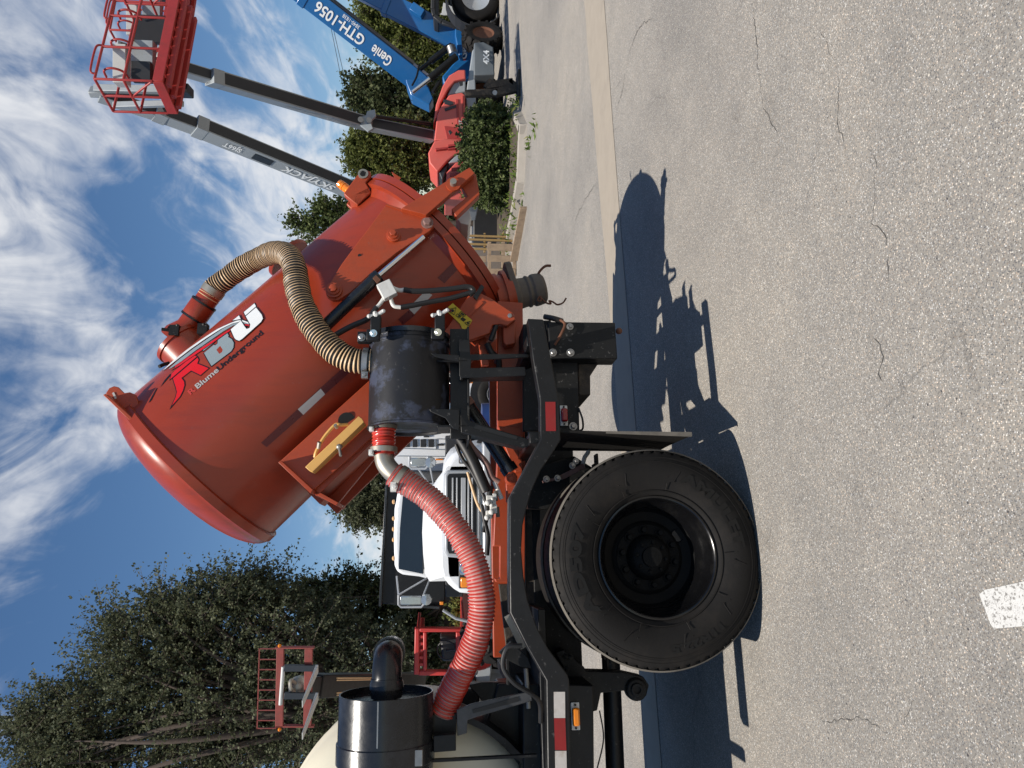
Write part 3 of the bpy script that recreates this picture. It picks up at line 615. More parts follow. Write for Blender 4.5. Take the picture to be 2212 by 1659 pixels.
tpart(MB().lathe([(0, -.03), (.05, -.03), (.05, .01), (.03, .02), (0, .02)], tk(S0 - .21, .1, -.12), -TX, 24), 'lifting_boss', 'tank_red', parent=tank)
fl = MB(); fl.lathe([(TR, S1 - .10), (TR + .03, S1 - .055), (TR + .065, S1 - .05), (TR + .065, S1 - .005), (TR, S1 - .005)], TC, TX, 128, TN); tpart(fl, 'rear_flange', 'tank_red', parent=tank, ang=30)
dr = MB(); pr0 = [(0, S1 + .002), (TR + .07, S1 + .002), (TR + .07, S1 + .05), (TR + .02, S1 + .055)]
for k in range(11):
    t = k / 10 * pi / 2; pr0.append((TR * cos(t), S1 + .055 + .06 * sin(t)))
dr.lathe(pr0, TC, TX, 128, TN); door = tpart(dr, 'rear_door', 'tank_red', ang=40)
def tflat(mb, poly, b0, b1): return plate(mb, poly, b0, b1)
# door hinge brackets at the top (near and far side), pin, washer
for k, b_ in enumerate((.74, 1.50)):
    h = MB(); base = [(748, 424), (742, 418), (776, 372), (786, 365), (800, 370), (802, 380), (790, 394), (802, 416), (772, 443)]
    pts = [tp(x, y, .74) for x, y in base]; sh = V((0, b_ - .74, 0))
    h.prism([p + sh for p in pts], (0, .05, 0)); h.prism([p + sh + V((0, .14, 0)) for p in pts], (0, .03, 0))
    hp = [tp(x, y, .74) + sh for x, y in ((752, 426), (772, 443), (802, 416), (795, 404))]; h.prism(hp, (0, .17, 0))
    hb_ = tpart(h, 'hinge_bracket', 'frame_red', .006, parent=None)
    c0 = tp(784.6, 376.8, .74) + sh
    tpart(MB().cyl(c0 + V((0, -.012, 0)), c0 + V((0, .19, 0)), .022, 20), 'hinge_pin', 'chassis_black', parent=hb_)
    tpart(MB().lathe([(.016, 0), (.034, 0), (.034, -.012), (.016, -.012)], c0, (0, 1, 0), 24), 'washer', 'galvanised', parent=hb_)
bc = tp(753, 411, .80); bd = (tp(734, 397, .80) - bc).normalized(); 
bb_ = MB(); bb_.lathe([(0, -.02), (.034, -.02), (.034, .005), (.028, .01), (.03, .02), (.03, .034), (.026, .038), (.03, .042), (.03, .056), (.026, .06), (.029, .064), (.027, .082), (.015, .09), (0, .092)], bc, bd, 24); tpart(bb_, 'amber_beacon', 'amber_beacon')
fp = MB(); plate(fp, [(846, 371), (866, 384), (858, 394)], 1.1, 1.11); tpart(fp, 'door_flag', 'frame_red')
# door latch arms: near, and its twin on the far side
for b_ in (.40, 1.84):
    sh = V((0, b_ - .40, 0)); h = MB()
    h.prism([tp(x, y, .40) + sh for x, y in ((866, 450), (1014.6, 361), (1026, 374), (921, 464))], (0, .05, 0))
    arm = tpart(h, 'door_arm', 'frame_red', .004)
    h = MB(); h.prism([tp(x, y, .46) + sh for x, y in ((993.7, 398), (1028, 375), (1036, 420), (1018, 438), (986, 468), (975, 452), (1010, 424))], (0, .06, 0)); tpart(h, 'arm_bracket', 'frame_red', .004, parent=arm)
    c0 = tp(979, 400, .40) + sh
    h = MB(); h.lathe([(0, 0), (.045, 0), (.045, -.015), (0, -.015)], c0, (0, 1, 0), 28); tpart(h, 'boss', 'frame_red', parent=arm)
    h = MB(); h.cyl(c0 + V((0, -.012, 0)), c0 + V((0, -.05, 0)), .02); tpart(h, 'arm_pin', 'galvanised', parent=arm)
dc = MB(); plate(dc, [(985, 468), (1010, 440), (1018, 470), (1012, 486), (995, 482)], .62, .9); tpart(dc, 'door_stop', 'label_white', .004)
# lift lever plate on the near flank with pivots
lv = MB(); plate(lv, [(833.5, 442), (927, 471), (935, 477), (937, 487), (928.6, 499), (858, 545), (800, 592), (757, 632), (731, 648), (718, 648), (706, 640), (703, 628), (712, 612), (738, 570), (772, 524), (793, 497)], .44, .48)
lev = tpart(lv, 'lift_lever', 'frame_red', .004)
lv = MB(); plate(lv, [(833, 443), (835, 440), (928, 470), (926, 474)], .432, .50); tpart(lv, 'lever_weld', 'frame_red', parent=lev)
def boss(x, y, r, b): 
    c0 = tp(x, y, b); h = MB(); h.lathe([(0, 0), (r, 0), (r, -.02), (r * .8, -.022), (r * .78, -.035), (0, -.035)], c0, (0, 1, 0), 28); h.bolt(c0 + V((0, -.034, 0)), (0, -1, 0), r * .5, .02); return h
tpart(boss(850, 510, .042, .44), 'pivot_boss', 'frame_red', parent=lev); tpart(boss(722, 628, .048, .44), 'pivot_boss', 'frame_red', parent=lev)
tpart(MB().bolt(tp(923, 482, .44), (0, -1, 0), .026, .03), 'lever_bolt', 'rust_strap', parent=lev)
tpart(MB().cyl(tp(777, 552, .4395), tp(777, 552, .438), .011), 'lever_hole', 'ink_black', parent=lev)
lf = MB(); lf.prism([p + V((0, 1.42, 0)) for p in [tp(x, y, .44) for x, y in ((833.5, 442), (927, 471), (937, 487), (858, 545), (757, 632), (718, 648), (703, 628), (738, 570), (793, 497))]], (0, .04, 0)); tpart(lf, 'lift_lever', 'frame_red', .004)
# door ram
rm_ = MB(); rm_.cyl(tp(690, 716, .46), tp(812, 600, .40), .037, 28); rm_.cyl(tp(806, 606, .40), tp(818, 596, .40), .043, 28); ram = tpart(rm_, 'door_ram', 'black_gloss')
tpart(MB().cyl(tp(815, 598, .40), tp(915, 512, .43), .017, 20), 'ram_rod', 'chrome', parent=ram)
tpart(plate(MB(), [(805, 600), (812, 594), (822, 604), (815, 612)], .345, .36), 'ram_cap', 'rust', parent=ram)
# hydraulic block and lines
jb = MB(); c0 = tp(836, 627, .36); jb.box(c0, (.10, .05, .085), Matrix.Rotation(radians(-28), 3, 'Y')); blk = tpart(jb, 'hydraulic_block', 'white_metal', .004)
for pts, r, mt in (([(848, 622), (862, 627), (874, 626)], .013, 'white_metal'), ([(872, 626), (895, 629), (930, 628), (975, 624), (1010, 620), (1022, 628), (1014, 637)], .017, 'hose_black'),
                   ([(843, 640), (850, 660), (866, 664)], .012, 'white_metal'), ([(866, 664), (890, 660), (930, 652), (970, 645), (1000, 637), (1024, 630)], .016, 'hose_black'),
                   ([(832, 640), (822, 655), (814, 664)], .012, 'white_metal'), ([(814, 664), (795, 688), (765, 702), (745, 712), (728, 722), (716, 732)], .017, 'hose_black')):
    h = MB(); h.tube(spline([tp(x, y, .38) for x, y in pts], 8), r, 10); tpart(h, 'hydraulic_fitting' if mt == 'white_metal' else 'hydraulic_line', mt, parent=blk)
# labels on the tank flank
def tdec(vf, name, mt, r, step=.035, parent=None): return decal(bisected(vf, 1, step), lambda x, y: tcyl(x, -y / TR, TR + .0012 + r * .28), name, mt, parent or tank)
def uv(x, y): s_, ph = thit(x, y); return (s_, -ph * TR)
def tpoly(pts, mt, r, name='decal', off=0.0, holes=()): return tdec(curve_mesh([[uv(*p) for p in pts]] + [[uv(*p) for p in h] for h in holes], off), name, mt, r)
tpoly([(563.8, 956.4), (575.9, 965.8), (655, 896), (702, 851.6), (760, 800), (748, 788), (690, 839.5), (643, 883.9)], 'dark_red_tape', .003, 'tape')
tpoly([(643, 883.9), (692.7, 839.5), (702, 851.6), (655, 896)], 'label_white', .0055, 'label')
tpoly([(881.7, 665.8), (918, 629), (933.8, 637), (894.7, 679)], 'label_white', .004, 'label')
tpoly([(945, 600), (985, 560), (1000, 570), (960, 612)], 'dark_red_tape', .003, 'tape'); tpoly([(860, 690), (885, 668), (897, 680), (870, 702)], 'dark_red_tape', .003, 'tape')
def lg(p): return (324 + p[0] * .16275, 621 + p[1] * .16275)
def logo(pts, mt, r=.006, holes=(), line=True):
    P = [lg(p) for p in pts]; H = [[lg(p) for p in h] for h in holes]
    if line: tdec(curve_mesh([[uv(*p) for p in P]], .0055), 'logo_outline', 'ink_black', r - .003)
    tdec(curve_mesh([[uv(*p) for p in P]] + [[uv(*p) for p in h] for h in H]), 'logo', mt, r)
    for h in H: tdec(curve_mesh([[uv(*p) for p in h]]), 'logo', 'tank_red', r - .001)
logo([(310, 1210), (635, 935), (648, 965), (630, 1015), (780, 1075), (675, 1165), (550, 1105), (420, 1205), (455, 1250), (460, 1300), (440, 1370), (400, 1450), (295, 1570), (345, 1460), (362, 1390), (345, 1320)], 'logo_red')
logo([(272, 1222), (290, 1150), (330, 1110), (560, 925), (600, 908), (625, 920)], 'logo_red')
logo([(325, 1082), (345, 1025), (440, 955), (540, 905), (590, 893), (605, 898)], 'logo_red')
logo([(320, 1085), (440, 985), (620, 850), (820, 720), (1000, 600), (1130, 520), (1215, 488), (1338, 500), (1335, 515), (1220, 505), (1100, 562), (1000, 622), (850, 730), (690, 840), (520, 955), (400, 1040)], 'logo_red', .010)
logo([(250, 1090), (400, 955), (580, 820), (780, 680), (960, 560), (1100, 490), (1215, 462), (1330, 488), (1335, 498), (1220, 480), (1110, 512), (980, 588), (800, 712), (600, 852), (420, 988), (290, 1075)], 'logo_grey', .012, line=False)
logo([(180, 1108), (300, 990), (500, 830), (700, 690), (900, 560), (1050, 490), (1150, 450), (1220, 437), (1330, 475), (1320, 488), (1220, 457), (1100, 485), (950, 557), (760, 677), (560, 817), (380, 955), (215, 1085)], 'logo_white', .014)
logo([(690, 795), (850, 690), (1010, 597), (1030, 600), (900, 690), (880, 680), (845, 702), (850, 738), (712, 845)], 'logo_grey')
logo([(722, 872), (850, 765), (870, 772), (900, 748), (905, 702), (1030, 612), (1048, 640), (1040, 660), (1090, 690), (1115, 740), (1110, 800), (1080, 850), (820, 1045)], 'logo_grey', holes=[[(885, 830), (935, 778), (970, 830), (960, 860), (925, 885)]])
logo([(1105, 448), (1190, 380), (1212, 428)], 'logo_white', .019); logo([(1250, 330), (1390, 215), (1410, 255), (1270, 375)], 'logo_white')
logo([(1280, 390), (1415, 275), (1490, 370), (1505, 420), (1480, 465), (1230, 690), (1190, 715), (1150, 700), (1130, 680), (1080, 565), (1215, 450), (1265, 530), (1290, 560), (1330, 545), (1340, 500)], 'logo_white', .019)
logo([(135, 1330), (200, 1230), (270, 1150), (285, 1155), (215, 1240)], 'ink_black', line=False); logo([(-20, 1540), (85, 1345), (102, 1335), (60, 1420), (20, 1500)], 'ink_black', line=False)
b0 = uv(*lg((540, 1428))); b1 = uv(*lg((1510, 615)))
for txt, f0, f1, mt in (('R', 0, .075, 'text_red'), ('Blume', .095, .385, 'text_grey'), ('Underground', .385, 1.0, 'ink_black')):
    vs_, fs = text_mesh(txt, 1.0, .022); xs = [p[0] for p in vs_]; x0, x1 = min(xs), max(xs); dv = V((b1[0] - b0[0], b1[1] - b0[1])); Ln = dv.length; dv.normalize(); nv = V((-dv.y, dv.x)); kk = (f1 - f0) * Ln / (x1 - x0); hh_ = .052
    tdec(([(b0[0] + dv.x * (f0 * Ln + (p[0] - x0) * kk) + nv.x * p[1] * hh_, b0[1] + dv.y * (f0 * Ln + (p[0] - x0) * kk) + nv.y * p[1] * hh_, 0) for p in vs_], fs), 'tank_lettering', mt, .004)
# front top bracket with a slot
fbk = MB(); bp = [(228, 850), (236, 838), (246, 834), (255, 836), (268, 849), (280, 847), (292, 852), (298, 866), (302, 905), (290, 908)]
plate(fbk, bp, .68, .70); plate(fbk, [(222, 853), (228, 850), (290, 906), (286, 914)], .60, .70); fk = tpart(fbk, 'front_bracket', 'frame_red', .003)
tpart(plate(MB(), [(242, 849), (246, 847), (252, 860), (248, 862)], .676, .6795), 'bracket_slot', 'label_white', parent=fk)
# cradle skirt and channel along the underside
sk = MB(); plate(sk, [(603, 998), (700, 910), (793, 826), (860, 766), (930, 800), (845, 905), (760, 985), (673, 1062)], .62, .66); skirt = tpart(sk, 'tank_skirt', 'frame_red', .004)
sk = MB(); plate(sk, [(601, 999), (606, 994), (676, 1058), (671, 1066)], .56, .66); tpart(sk, 'skirt_edge', 'frame_red', .002, parent=skirt)
tpart(MB().cyl(tp(749, 909, .6195), tp(749, 909, .617), .05, 28), 'skirt_hole', 'ink_black', parent=skirt)
cn = MB(); plate(cn, [(686, 1070), (700, 1058), (850, 915), (862, 926), (726, 1092)], .98, 1.02); plate(cn, [(673, 1062), (684, 1072), (850, 912), (842, 902)], .66, 1.02); plate(cn, [(672, 1063), (726, 1092), (732, 1086), (682, 1058)], .66, .98); tpart(cn, 'skirt_channel', 'frame_red', .003)
cn = MB(); cn.prism([tk(-.45, -.60, .50), tk(1.2, -.60, .50), tk(1.2, -.75, .50), tk(-.45, -.75, .50)], (0, .04, 0)); cn.prism([tk(-.45, -.60, -.1), tk(1.2, -.60, -.1), tk(1.2, -.72, -.1), tk(-.45, -.72, -.1)], (0, .2, 0)); tpart(cn, 'cradle_beam', 'frame_red', .004)
# yellow bracket on the skirt
yb = MB(); plate(yb, [(659, 1008.7), (774.6, 898.6), (782, 904), (786.7, 912), (675, 1019.5), (668, 1017)], .50, .56); plate(yb, [(672, 1018), (786, 912), (790, 916), (678, 1022)], .56, .61); yel = tpart(yb, 'yellow_bracket', 'yellow_paint', .003)
h = MB(); h.tube(spline([tp(680, 988, .54), tp(684, 974, .53), tp(700, 945, .53), tp(724, 918, .53), tp(736, 918, .53), tp(752, 917, .54)], 6), .010, 8); tpart(h, 'bracket_loop', 'yellow_paint', parent=yel)
h = MB(); h.tube([tp(688, 968, .52), tp(690, 955, .50)], .012, 8); h.tube([tp(728, 924, .52), tp(724, 918, .50)], .011, 8); h.tube([tp(733, 966, .49), tp(736, 985, .47)], .008, 8); h.ball(tp(733, 965, .49), .018); tpart(h, 'bracket_pin', 'galvanised', parent=yel)
# hinge plates under the tail
tl = MB(); plate(tl, [(935, 742), (968, 705), (1000, 655), (1022, 625), (1062, 645), (1108, 675), (1114, 690), (1096, 704), (1080, 700), (1064, 702), (1058, 720), (1030, 730), (990, 745)], .58, .63)
tail = tpart(tl, 'tail_plate', 'frame_red', .005)
tl = MB(); tl.prism([p + V((0, 1.10, 0)) for p in [tp(x, y, .58) for x, y in ((935, 742), (1000, 655), (1022, 625), (1108, 675), (1096, 704), (1030, 730))]], (0, .05, 0)); tpart(tl, 'tail_plate', 'frame_red', .004)
tpart(plate(MB(), [(1022, 640), (1040, 614), (1046, 620), (1030, 648)], .57, .58), 'plate_slot', 'ink_black', parent=tail)
tpart(plate(MB(), [(1000, 690), (1040, 650), (1044, 654), (1004, 694)], .572, .58), 'plate_rib', 'frame_red', parent=tail)
wl = MB(); plate(wl, [(962, 668), (978, 655), (1020, 692), (1012, 706), (1000, 714), (994, 700)], .570, .579); wlab = tpart(wl, 'warning_label', 'label_yellow', parent=tail)
def wp(u, v_, b=.5675):      # label coordinates: u along, v across
    p0, p1, p2 = tp(962, 668, b), tp(1012, 706, b), tp(978, 655, b); return p0 + (p1 - p0) * u + (p2 - p0) * v_
for poly in ([(.05, .1), (.35, .1), (.2, .85)], [(.42, .55), (.62, .55), (.62, .85), (.42, .85)], [(.40, .15), (.55, .15), (.55, .42), (.40, .42)], [(.80, .1), (.98, .1), (.89, .6)]):
    pp = [wp(*q) for q in poly]; wt = MB()
    for i in range(len(pp)): wt.bar(pp[i], pp[(i + 1) % len(pp)], .004, .002, (0, 1, 0))
    tpart(wt, 'warning_symbol', 'ink_black', parent=wlab)
wt = MB(); wt.ball(wp(.2, .35), .010, 8, (1, .2, 1)); wt.bar(wp(.46, .7), wp(.58, .7), .008, .002, (0, 0, 1)); wt.bar(wp(.47, .28), wp(.52, .36), .01, .002, (0, 0, 1)); wt.ball(wp(.89, .28), .007, 8, (1, .2, 1))
for k in range(4): wt.bar(wp(.60, .16 + k * .09), wp(.75, .16 + k * .09), .004, .002, (0, 0, 1))
tpart(wt, 'warning_print', 'ink_black', parent=wlab)
tpart(plate(MB(), [(963, 667), (967, 663), (976, 671), (972, 675)], .5665, .5695), 'warning_band', 'reflect_red', parent=wlab)
# discharge valve under the door
dv_ = MB(); vo_ = tp(1088, 642, .95); vd = (tp(1185, 620, .95) - vo_).normalized()
tpart(MB().lathe([(0, -.06), (.17, -.06), (.17, -.03), (.155, -.03), (.155, .005), (.18, .005), (.18, .03), (.12, .03), (.12, .07)], vo_, vd, 36), 'valve_flange', 'frame_red', parent=door)
vb = MB(); vb.lathe([(.10, .05), (.115, .06), (.115, .10), (.105, .11), (.10, .16), (.11, .165), (.11, .18), (.10, .185), (.10, .20), (.11, .205), (.112, .225), (.106, .275), (.09, .288), (0, .29)], vo_, vd, 32)
_, vs1, vu1 = frame(vd, (1, 0, 0)); vb.prism([vo_ + vd * .055 + vs1 * i + vu1 * j for i, j in ((-.02, -.11), (.20, -.085), (.225, -.05), (.225, .05), (.20, .085), (-.02, .11))], vd * .045)
valve = tpart(vb, 'discharge_valve', 'canvas_grey', .006, parent=door)
h = MB(); e0 = vo_ + vd * .30
h.tube(spline([tp(1158, 602, .92), tp(1166, 586, .88), tp(1178, 575, .88), tp(1190, 574, .88)], 6), .009, 8); tpart(h, 'strap_cord', 'rust'); h = MB(); h.tube(spline([tp(1165, 641, .86), tp(1180, 654, .84), tp(1190, 656, .84), tp(1186, 650, .84), tp(1194, 652, .84), tp(1204, 658, .84), tp(1216, 654, .84), tp(1223, 644, .84)], 8), .006, 8); h.tube(spline([tp(1165, 641, .85), tp(1161, 649, .84), tp(1168, 650, .84), tp(1168, 640, .85)], 6), .005, 6)
tpart(h, 'strap_cord', 'rust')
# --- intake pipe on the tank crown
pc = thit(420, 790); pb_ = tp(392, 745, 1.12)
s_i = (pb_ - TC).dot(TX)
pp = MB(); pp.lathe([(.155, -.1), (.155, .12), (.165, .12), (.165, .145), (.14, .15), (.05, .16), (0, .16)], tk(s_i, TR - .02, -.02), TN, 36); tpart(pp, 'port_collar', 'tank_red')
p0 = tk(s_i + .02, TR + .14, -.03); p1 = tp(459, 630, 1.05)
dd = (p1 - p0); pl_ = MB()
pl_.lathe([(.115, -.02), (.11, .03), (.072, .10), (.072, dd.length * .42), (.082, dd.length * .42), (.084, dd.length * .44), (.084, dd.length * .72), (.080, dd.length * .74), (.072, dd.length * .74), (.072, dd.length), (0, dd.length)], p0, dd, 32); inp = tpart(pl_, 'intake_pipe', 'tank_red')
for t_ in (.43, .745): tpart(MB().lathe([(.084, -.007), (.0865, -.007), (.0865, .007), (.084, .007)], p0 + dd * t_, dd, 32), 'pipe_seal', 'ink_black', parent=inp)
for cx__, tips in (((378, 715), ((349, 711), (384, 701), (362, 707))), ((439, 712), ((441, 699), (440, 700), (441, 700)))):
    c0 = tp(*cx__, .98); wn_ = MB(); wn_.box(c0, (.07, .05, .06))
    for tpp in tips: wn_.tube([c0, tp(*tpp, .96)], .011, 8)
    tpart(wn_, 'clamp_handle', 'chassis_black', parent=inp)
c0 = tp(352, 788, 1.0); wn_ = MB(); wn_.tube([c0, tp(344, 792, .98)], .012, 8); wn_.tube([c0, tp(366, 784, 1.02)], .012, 8)
tpart(wn_, 'clamp_handle', 'chassis_black', parent=inp)
# second port with lid behind the hose
p2 = tp(614, 548, 1.25); s2 = (p2 - TC).dot(TX)
pq = MB(); pq.lathe([(.08, -.05), (.08, .15), (.165, .15), (.17, .165), (.17, .18), (.05, .19), (0, .19)], tk(s2, TR - .03, .12), TN, 32); tpart(pq, 'inspection_port', 'tank_red')
pq = MB(); pq.lathe([(.13, 0), (.13, .02), (.06, .035), (0, .035)], tk(.18, TR - .005, .28), TN, 28); tpart(pq, 'inspection_port', 'tank_red')
# tan suction hose
hp = [p1 + (p0 - p1).normalized() * .05, p1 + (p1 - p0).normalized() * .04, tp(490, 602, 1.0), tp(520, 580, .95), tp(560, 558, .86), tp(596, 545, .69), tp(622, 552, .555), tp(636, 578, .47), tp(642, 620, .42), tp(655, 665, .37), tp(684, 716, .32), tp(722, 757, .29), tp(762, 778, .28), tp(802, 781, .28)]
tpart(ribbed(hp, .072, .0195, .009, 20), 'suction_hose', ['hose_tan', 'hose_black'], ang=60)
def clampband(c_, d_, r, wd, name='hose_clamp', mt='galvanised', lug=None):
    h = MB(); h.lathe([(r, -wd / 2), (r + .004, -wd / 2), (r + .004, wd / 2), (r, wd / 2)], c_, d_, 32)
    if lug: h.box(V(c_) + V(lug), (.035, .03, .035)); h.bolt(V(c_) + V(lug), (0, -1, 0), .011, .025)
    return tpart(h, name, mt)
clampband(p1 + (p1 - p0).normalized() * .005, p1 - p0, .073, .045, lug=(-.07, -.02, .035)); clampband(tp(790, 780, .28), (tp(802, 781, .28) - tp(762, 778, .28)), .073, .03, mt='steel', lug=(-.09, -.03, .0))

# --- horizontal filter canister in front of the tank
KC0 = tp(880, 716, .30); KR = .222; KL = .50; kx = V((-1, 0, 0))
k0 = V((1.225, .31, 1.787)); 
kc = MB(); kc.lathe([(0, 0), (KR - .02, 0), (KR, .0), (KR, .035), (KR + .006, .036), (KR + .006, .05), (KR, .051), (KR, KL), (KR + .006, KL), (KR + .006, KL + .012), (KR - .012, KL + .012), (KR - .012, KL - .004), (0, KL - .004)], k0, kx, 64)
can = tpart(kc, 'filter_canister', 'black_blotch', .003); can['label'] = 'worn black filter canister with wing nut clamps'
kl = MB(); kl.lathe([(0, -.035), (KR * .6, -.032), (KR * .93, -.022), (KR + .012, -.014), (KR + .012, .012), (KR, .012)], k0, kx, 64); tpart(kl, 'canister_lid', 'black_gloss', parent=can)
for (x, y) in ((812, 690), (950, 688)):      # toggle clamps with white wing nuts
    c0 = tp(x, y + 12, .06); h = MB(); h.box(c0, (.10, .05, .055)); h.box(c0 + V((-.06, .0, .012)), (.06, .045, .07)); cl_ = tpart(h, 'clamp_bracket', 'black_paint', .006, parent=can)
    tpart(MB().bolt(c0 + V((-.055, -.024, .01)), (0, -1, 0), .014, .016), 'clamp_bolt', 'chrome', parent=can)
    c1 = tp(x, y - 8, .05); h = MB(); h.tube([c0, c1], .012, 10); h.ball(c1, .02, 10)
    for ex, ey in ((-15, -7), (16, -18), (-2, -14)): h.tube([c1, tp(x + ex, y + ey, .04)], [.012, .010], 10); h.ball(tp(x + ex, y + ey, .04), .012, 8)
    tpart(h, 'wing_nut', 'white_metal', parent=can)
h = MB(); h.box(tp(787, 730, .2), (.06, .05, .07)); lug_ = tpart(h, 'hinge_lug', 'black_paint', .005, parent=can); tpart(MB().bolt(tp(781, 729, .17), (0, -1, 0), .015, .015), 'lug_bolt', 'steel', parent=can)
tpart(MB().cyl(tp(796, 780, .28), tp(812, 780, .28), .068, 28), 'canister_inlet', 'black_gloss', parent=can)
# welded stand
sd = MB(); sz = k0.z - KR - .008
sd.box((.95, .20, sz - .045), (.62, .012, .10)); sd.box((.95, .33, sz - .095), (.64, .30, .012))
for a_ in (.70, 1.06): sd.box((a_, .24, sz - .01), (.012, .2, .17))
plate(sd, [(930, 763), (992, 767), (992, 782), (942, 771)], .10, .112)
plate(sd, [(927, 883), (992, 884), (992, 928), (978, 925), (962, 903), (930, 889)], .10, .112)
tpart(sd, 'canister_stand', 'black_paint', .003)
sd = MB()
plate(sd, [(992, 740), (1000, 734), (1014, 734), (1016, 765), (1140, 764), (1142, 772), (1018, 778), (1017, 795), (1134, 792), (1136, 812), (998, 816), (992, 812)], .14, .152)
plate(sd, [(992, 733), (998, 733), (1000, 820), (994, 820)], .152, .30); plate(sd, [(1000, 808), (1136, 805), (1136, 812), (1000, 815)], .152, .26)
tpart(sd, 'stand_leg', 'black_paint', .003)
sd = MB(); plate(sd, [(994, 882), (1010, 886), (1012, 908), (1140, 948), (1145, 962), (1130, 968), (996, 934)], .14, .152)
plate(sd, [(996, 928), (1130, 962), (1130, 968), (996, 934)], .152, .26)
sd2 = tpart(sd, 'stand_leg', 'black_paint', .003)
tpart(plate(MB(), [(1026, 916), (1118, 943), (1116, 950), (1024, 925)], .135, .141), 'leg_slot', 'ink_black', parent=sd2)
# red discharge hose with galvanised elbow
ko = tp(829, 903, .28)
e0 = tp(829, 985, .27); e1 = tp(858, 1028, .26)
tpart(ribbed([ko + V((.02, 0, 0)), tp(829, 930, .28), tp(829, 960, .275), e0], .064, .0175, .006, 20), 'discharge_hose', ['hose_red', 'hose_red'], ang=60)
h = MB(); h.tube(spline([tp(829, 965, .27), tp(829, 985, .27), tp(834, 1003, .265), tp(847, 1019, .26), tp(866, 1034, .255)], 8), .052, 24); tpart(h, 'pipe_elbow', 'galvanised')
rh = [tp(851, 1024, .258), tp(872, 1039, .255), tp(905, 1060, .24), tp(940, 1088, .22), tp(975, 1128, .20), tp(1004, 1172, .19), tp(1026, 1220, .18), tp(1039, 1275, .18), tp(1040, 1325, .19), tp(1030, 1375, .21), tp(1012, 1420, .24), tp(990, 1465, .28), tp(968, 1510, .32), tp(955, 1540, .34)]
tpart(ribbed(rh, .069, .0178, .007, 20), 'discharge_hose', ['hose_red', 'hose_pale'], ang=60)
for c_, d_ in ((tp(829, 922, .28), kx), (tp(829, 972, .272), kx), (tp(864, 1033, .256), tp(880, 1043, .255) - tp(864, 1033, .256))): clampband(c_, d_, .0685, .028, lug=(-.0, -.062, -.03) if c_ is None else None)
tpart(MB().box(tp(850, 1052, .21), (.05, .04, .03)).bolt(tp(852, 1052, .19), (0, -1, 0), .012, .02), 'clamp_lug', 'white_metal')
for x, y in ((803, 926), (802, 978)): tpart(MB().box(tp(x, y, .24), (.03, .04, .025)).bolt(tp(x, y, .22), (0, -1, 0), .009, .02), 'clamp_lug', 'white_metal')
# tank lift cylinder
lc = MB(); lc.cyl(tp(1008, 872, .58), tp(1099, 1013, .58), .042, 28); lc.cyl(tp(1094, 1005, .58), tp(1104, 1020, .58), .05, 28); lift = tpart(lc, 'lift_cylinder', 'black_gloss')
tpart(MB().cyl(tp(1006, 870, .58), tp(960, 800, .60), .024, 20), 'lift_rod', 'chrome', parent=lift)
h = MB(); plate(h, [(1093, 1050), (1093, 1030), (1100, 1019), (1112, 1020), (1118, 1030), (1113, 1085), (1094, 1085)], .50, .54); clv = tpart(h, 'clevis', 'frame_red', .005, parent=lift)
tpart(boss(1103, 1036, .034, .50), 'clevis_pin', 'frame_red', parent=lift)
tpart(MB().cyl(tp(1002, 866, .57), tp(1012, 880, .57), .05, 24), 'gland', 'rust_strap', parent=lift)
for pts, r, mt in (([(984, 940), (996, 950), (1020, 992), (1051, 1062)], .034, 'hose_black'), ([(1000, 935), (1020, 966), (1050, 1000), (1062, 1030), (1078, 1042)], .018, 'rust_strap'), ([(1068, 1040), (1076, 1060), (1084, 1078)], .014, 'white_metal'), ([(985, 960), (998, 990), (1020, 1020), (1048, 1080), (1052, 1115), (1044, 1150)], .011, 'hose_black'),
                   ([(1010, 1020), (1030, 1085), (1046, 1112)], .008, 'hose_tan'), ([(1060, 1050), (1058, 1075), (1062, 1100), (1058, 1118)], .016, 'hose_black'), ([(1040, 1090), (1048, 1130), (1054, 1160), (1052, 1200)], .013, 'hose_black')):
    h = MB(); h.tube(spline([tp(x, y, .52) for x, y in pts], 8), r, 12); tpart(h, 'hydraulic_line', mt)
h = MB()
for x, y, s_ in ((1058, 1080, .05), (1066, 1100, .05), (1056, 1112, .045), (1066, 1085, .035), (1068, 1072, .03)): h.box(tp(x, y, .5), (s_, .05, s_ * .8)); h.ball(tp(x - 4, y + 6, .47), s_ * .35)
tpart(h, 'valve_fitting', 'white_metal', .004)
h = MB()
for x, y in ((1070, 1060), (1074, 1095)): h.bar(tp(x, y, .5), tp(x + 2, y + 22, .5), .03, .02, (0, 1, 0))
tpart(h, 'valve_body', 'canvas_grey', .003)
# dark hoses and struts in the gap right of the stand
h = MB(); h.tube(spline([tp(1052, 742, .66), tp(1062, 762, .66), tp(1076, 775, .68), tp(1078, 800, .7)], 8), .02, 10); h.tube(spline([tp(1060, 735, .6), tp(1072, 700, .6), tp(1066, 680, .6)], 8), .016, 10); tpart(h, 'hydraulic_line', 'hose_black')
h = MB(); h.bar(tp(1040, 720, .72), tp(1048, 790, .72), .05, .05, (0, 1, 0)); h.bar(tp(1020, 742, .7), tp(1070, 690, .7), .04, .05, (0, 1, 0)); tpart(h, 'tail_strut', 'frame_red', .004)

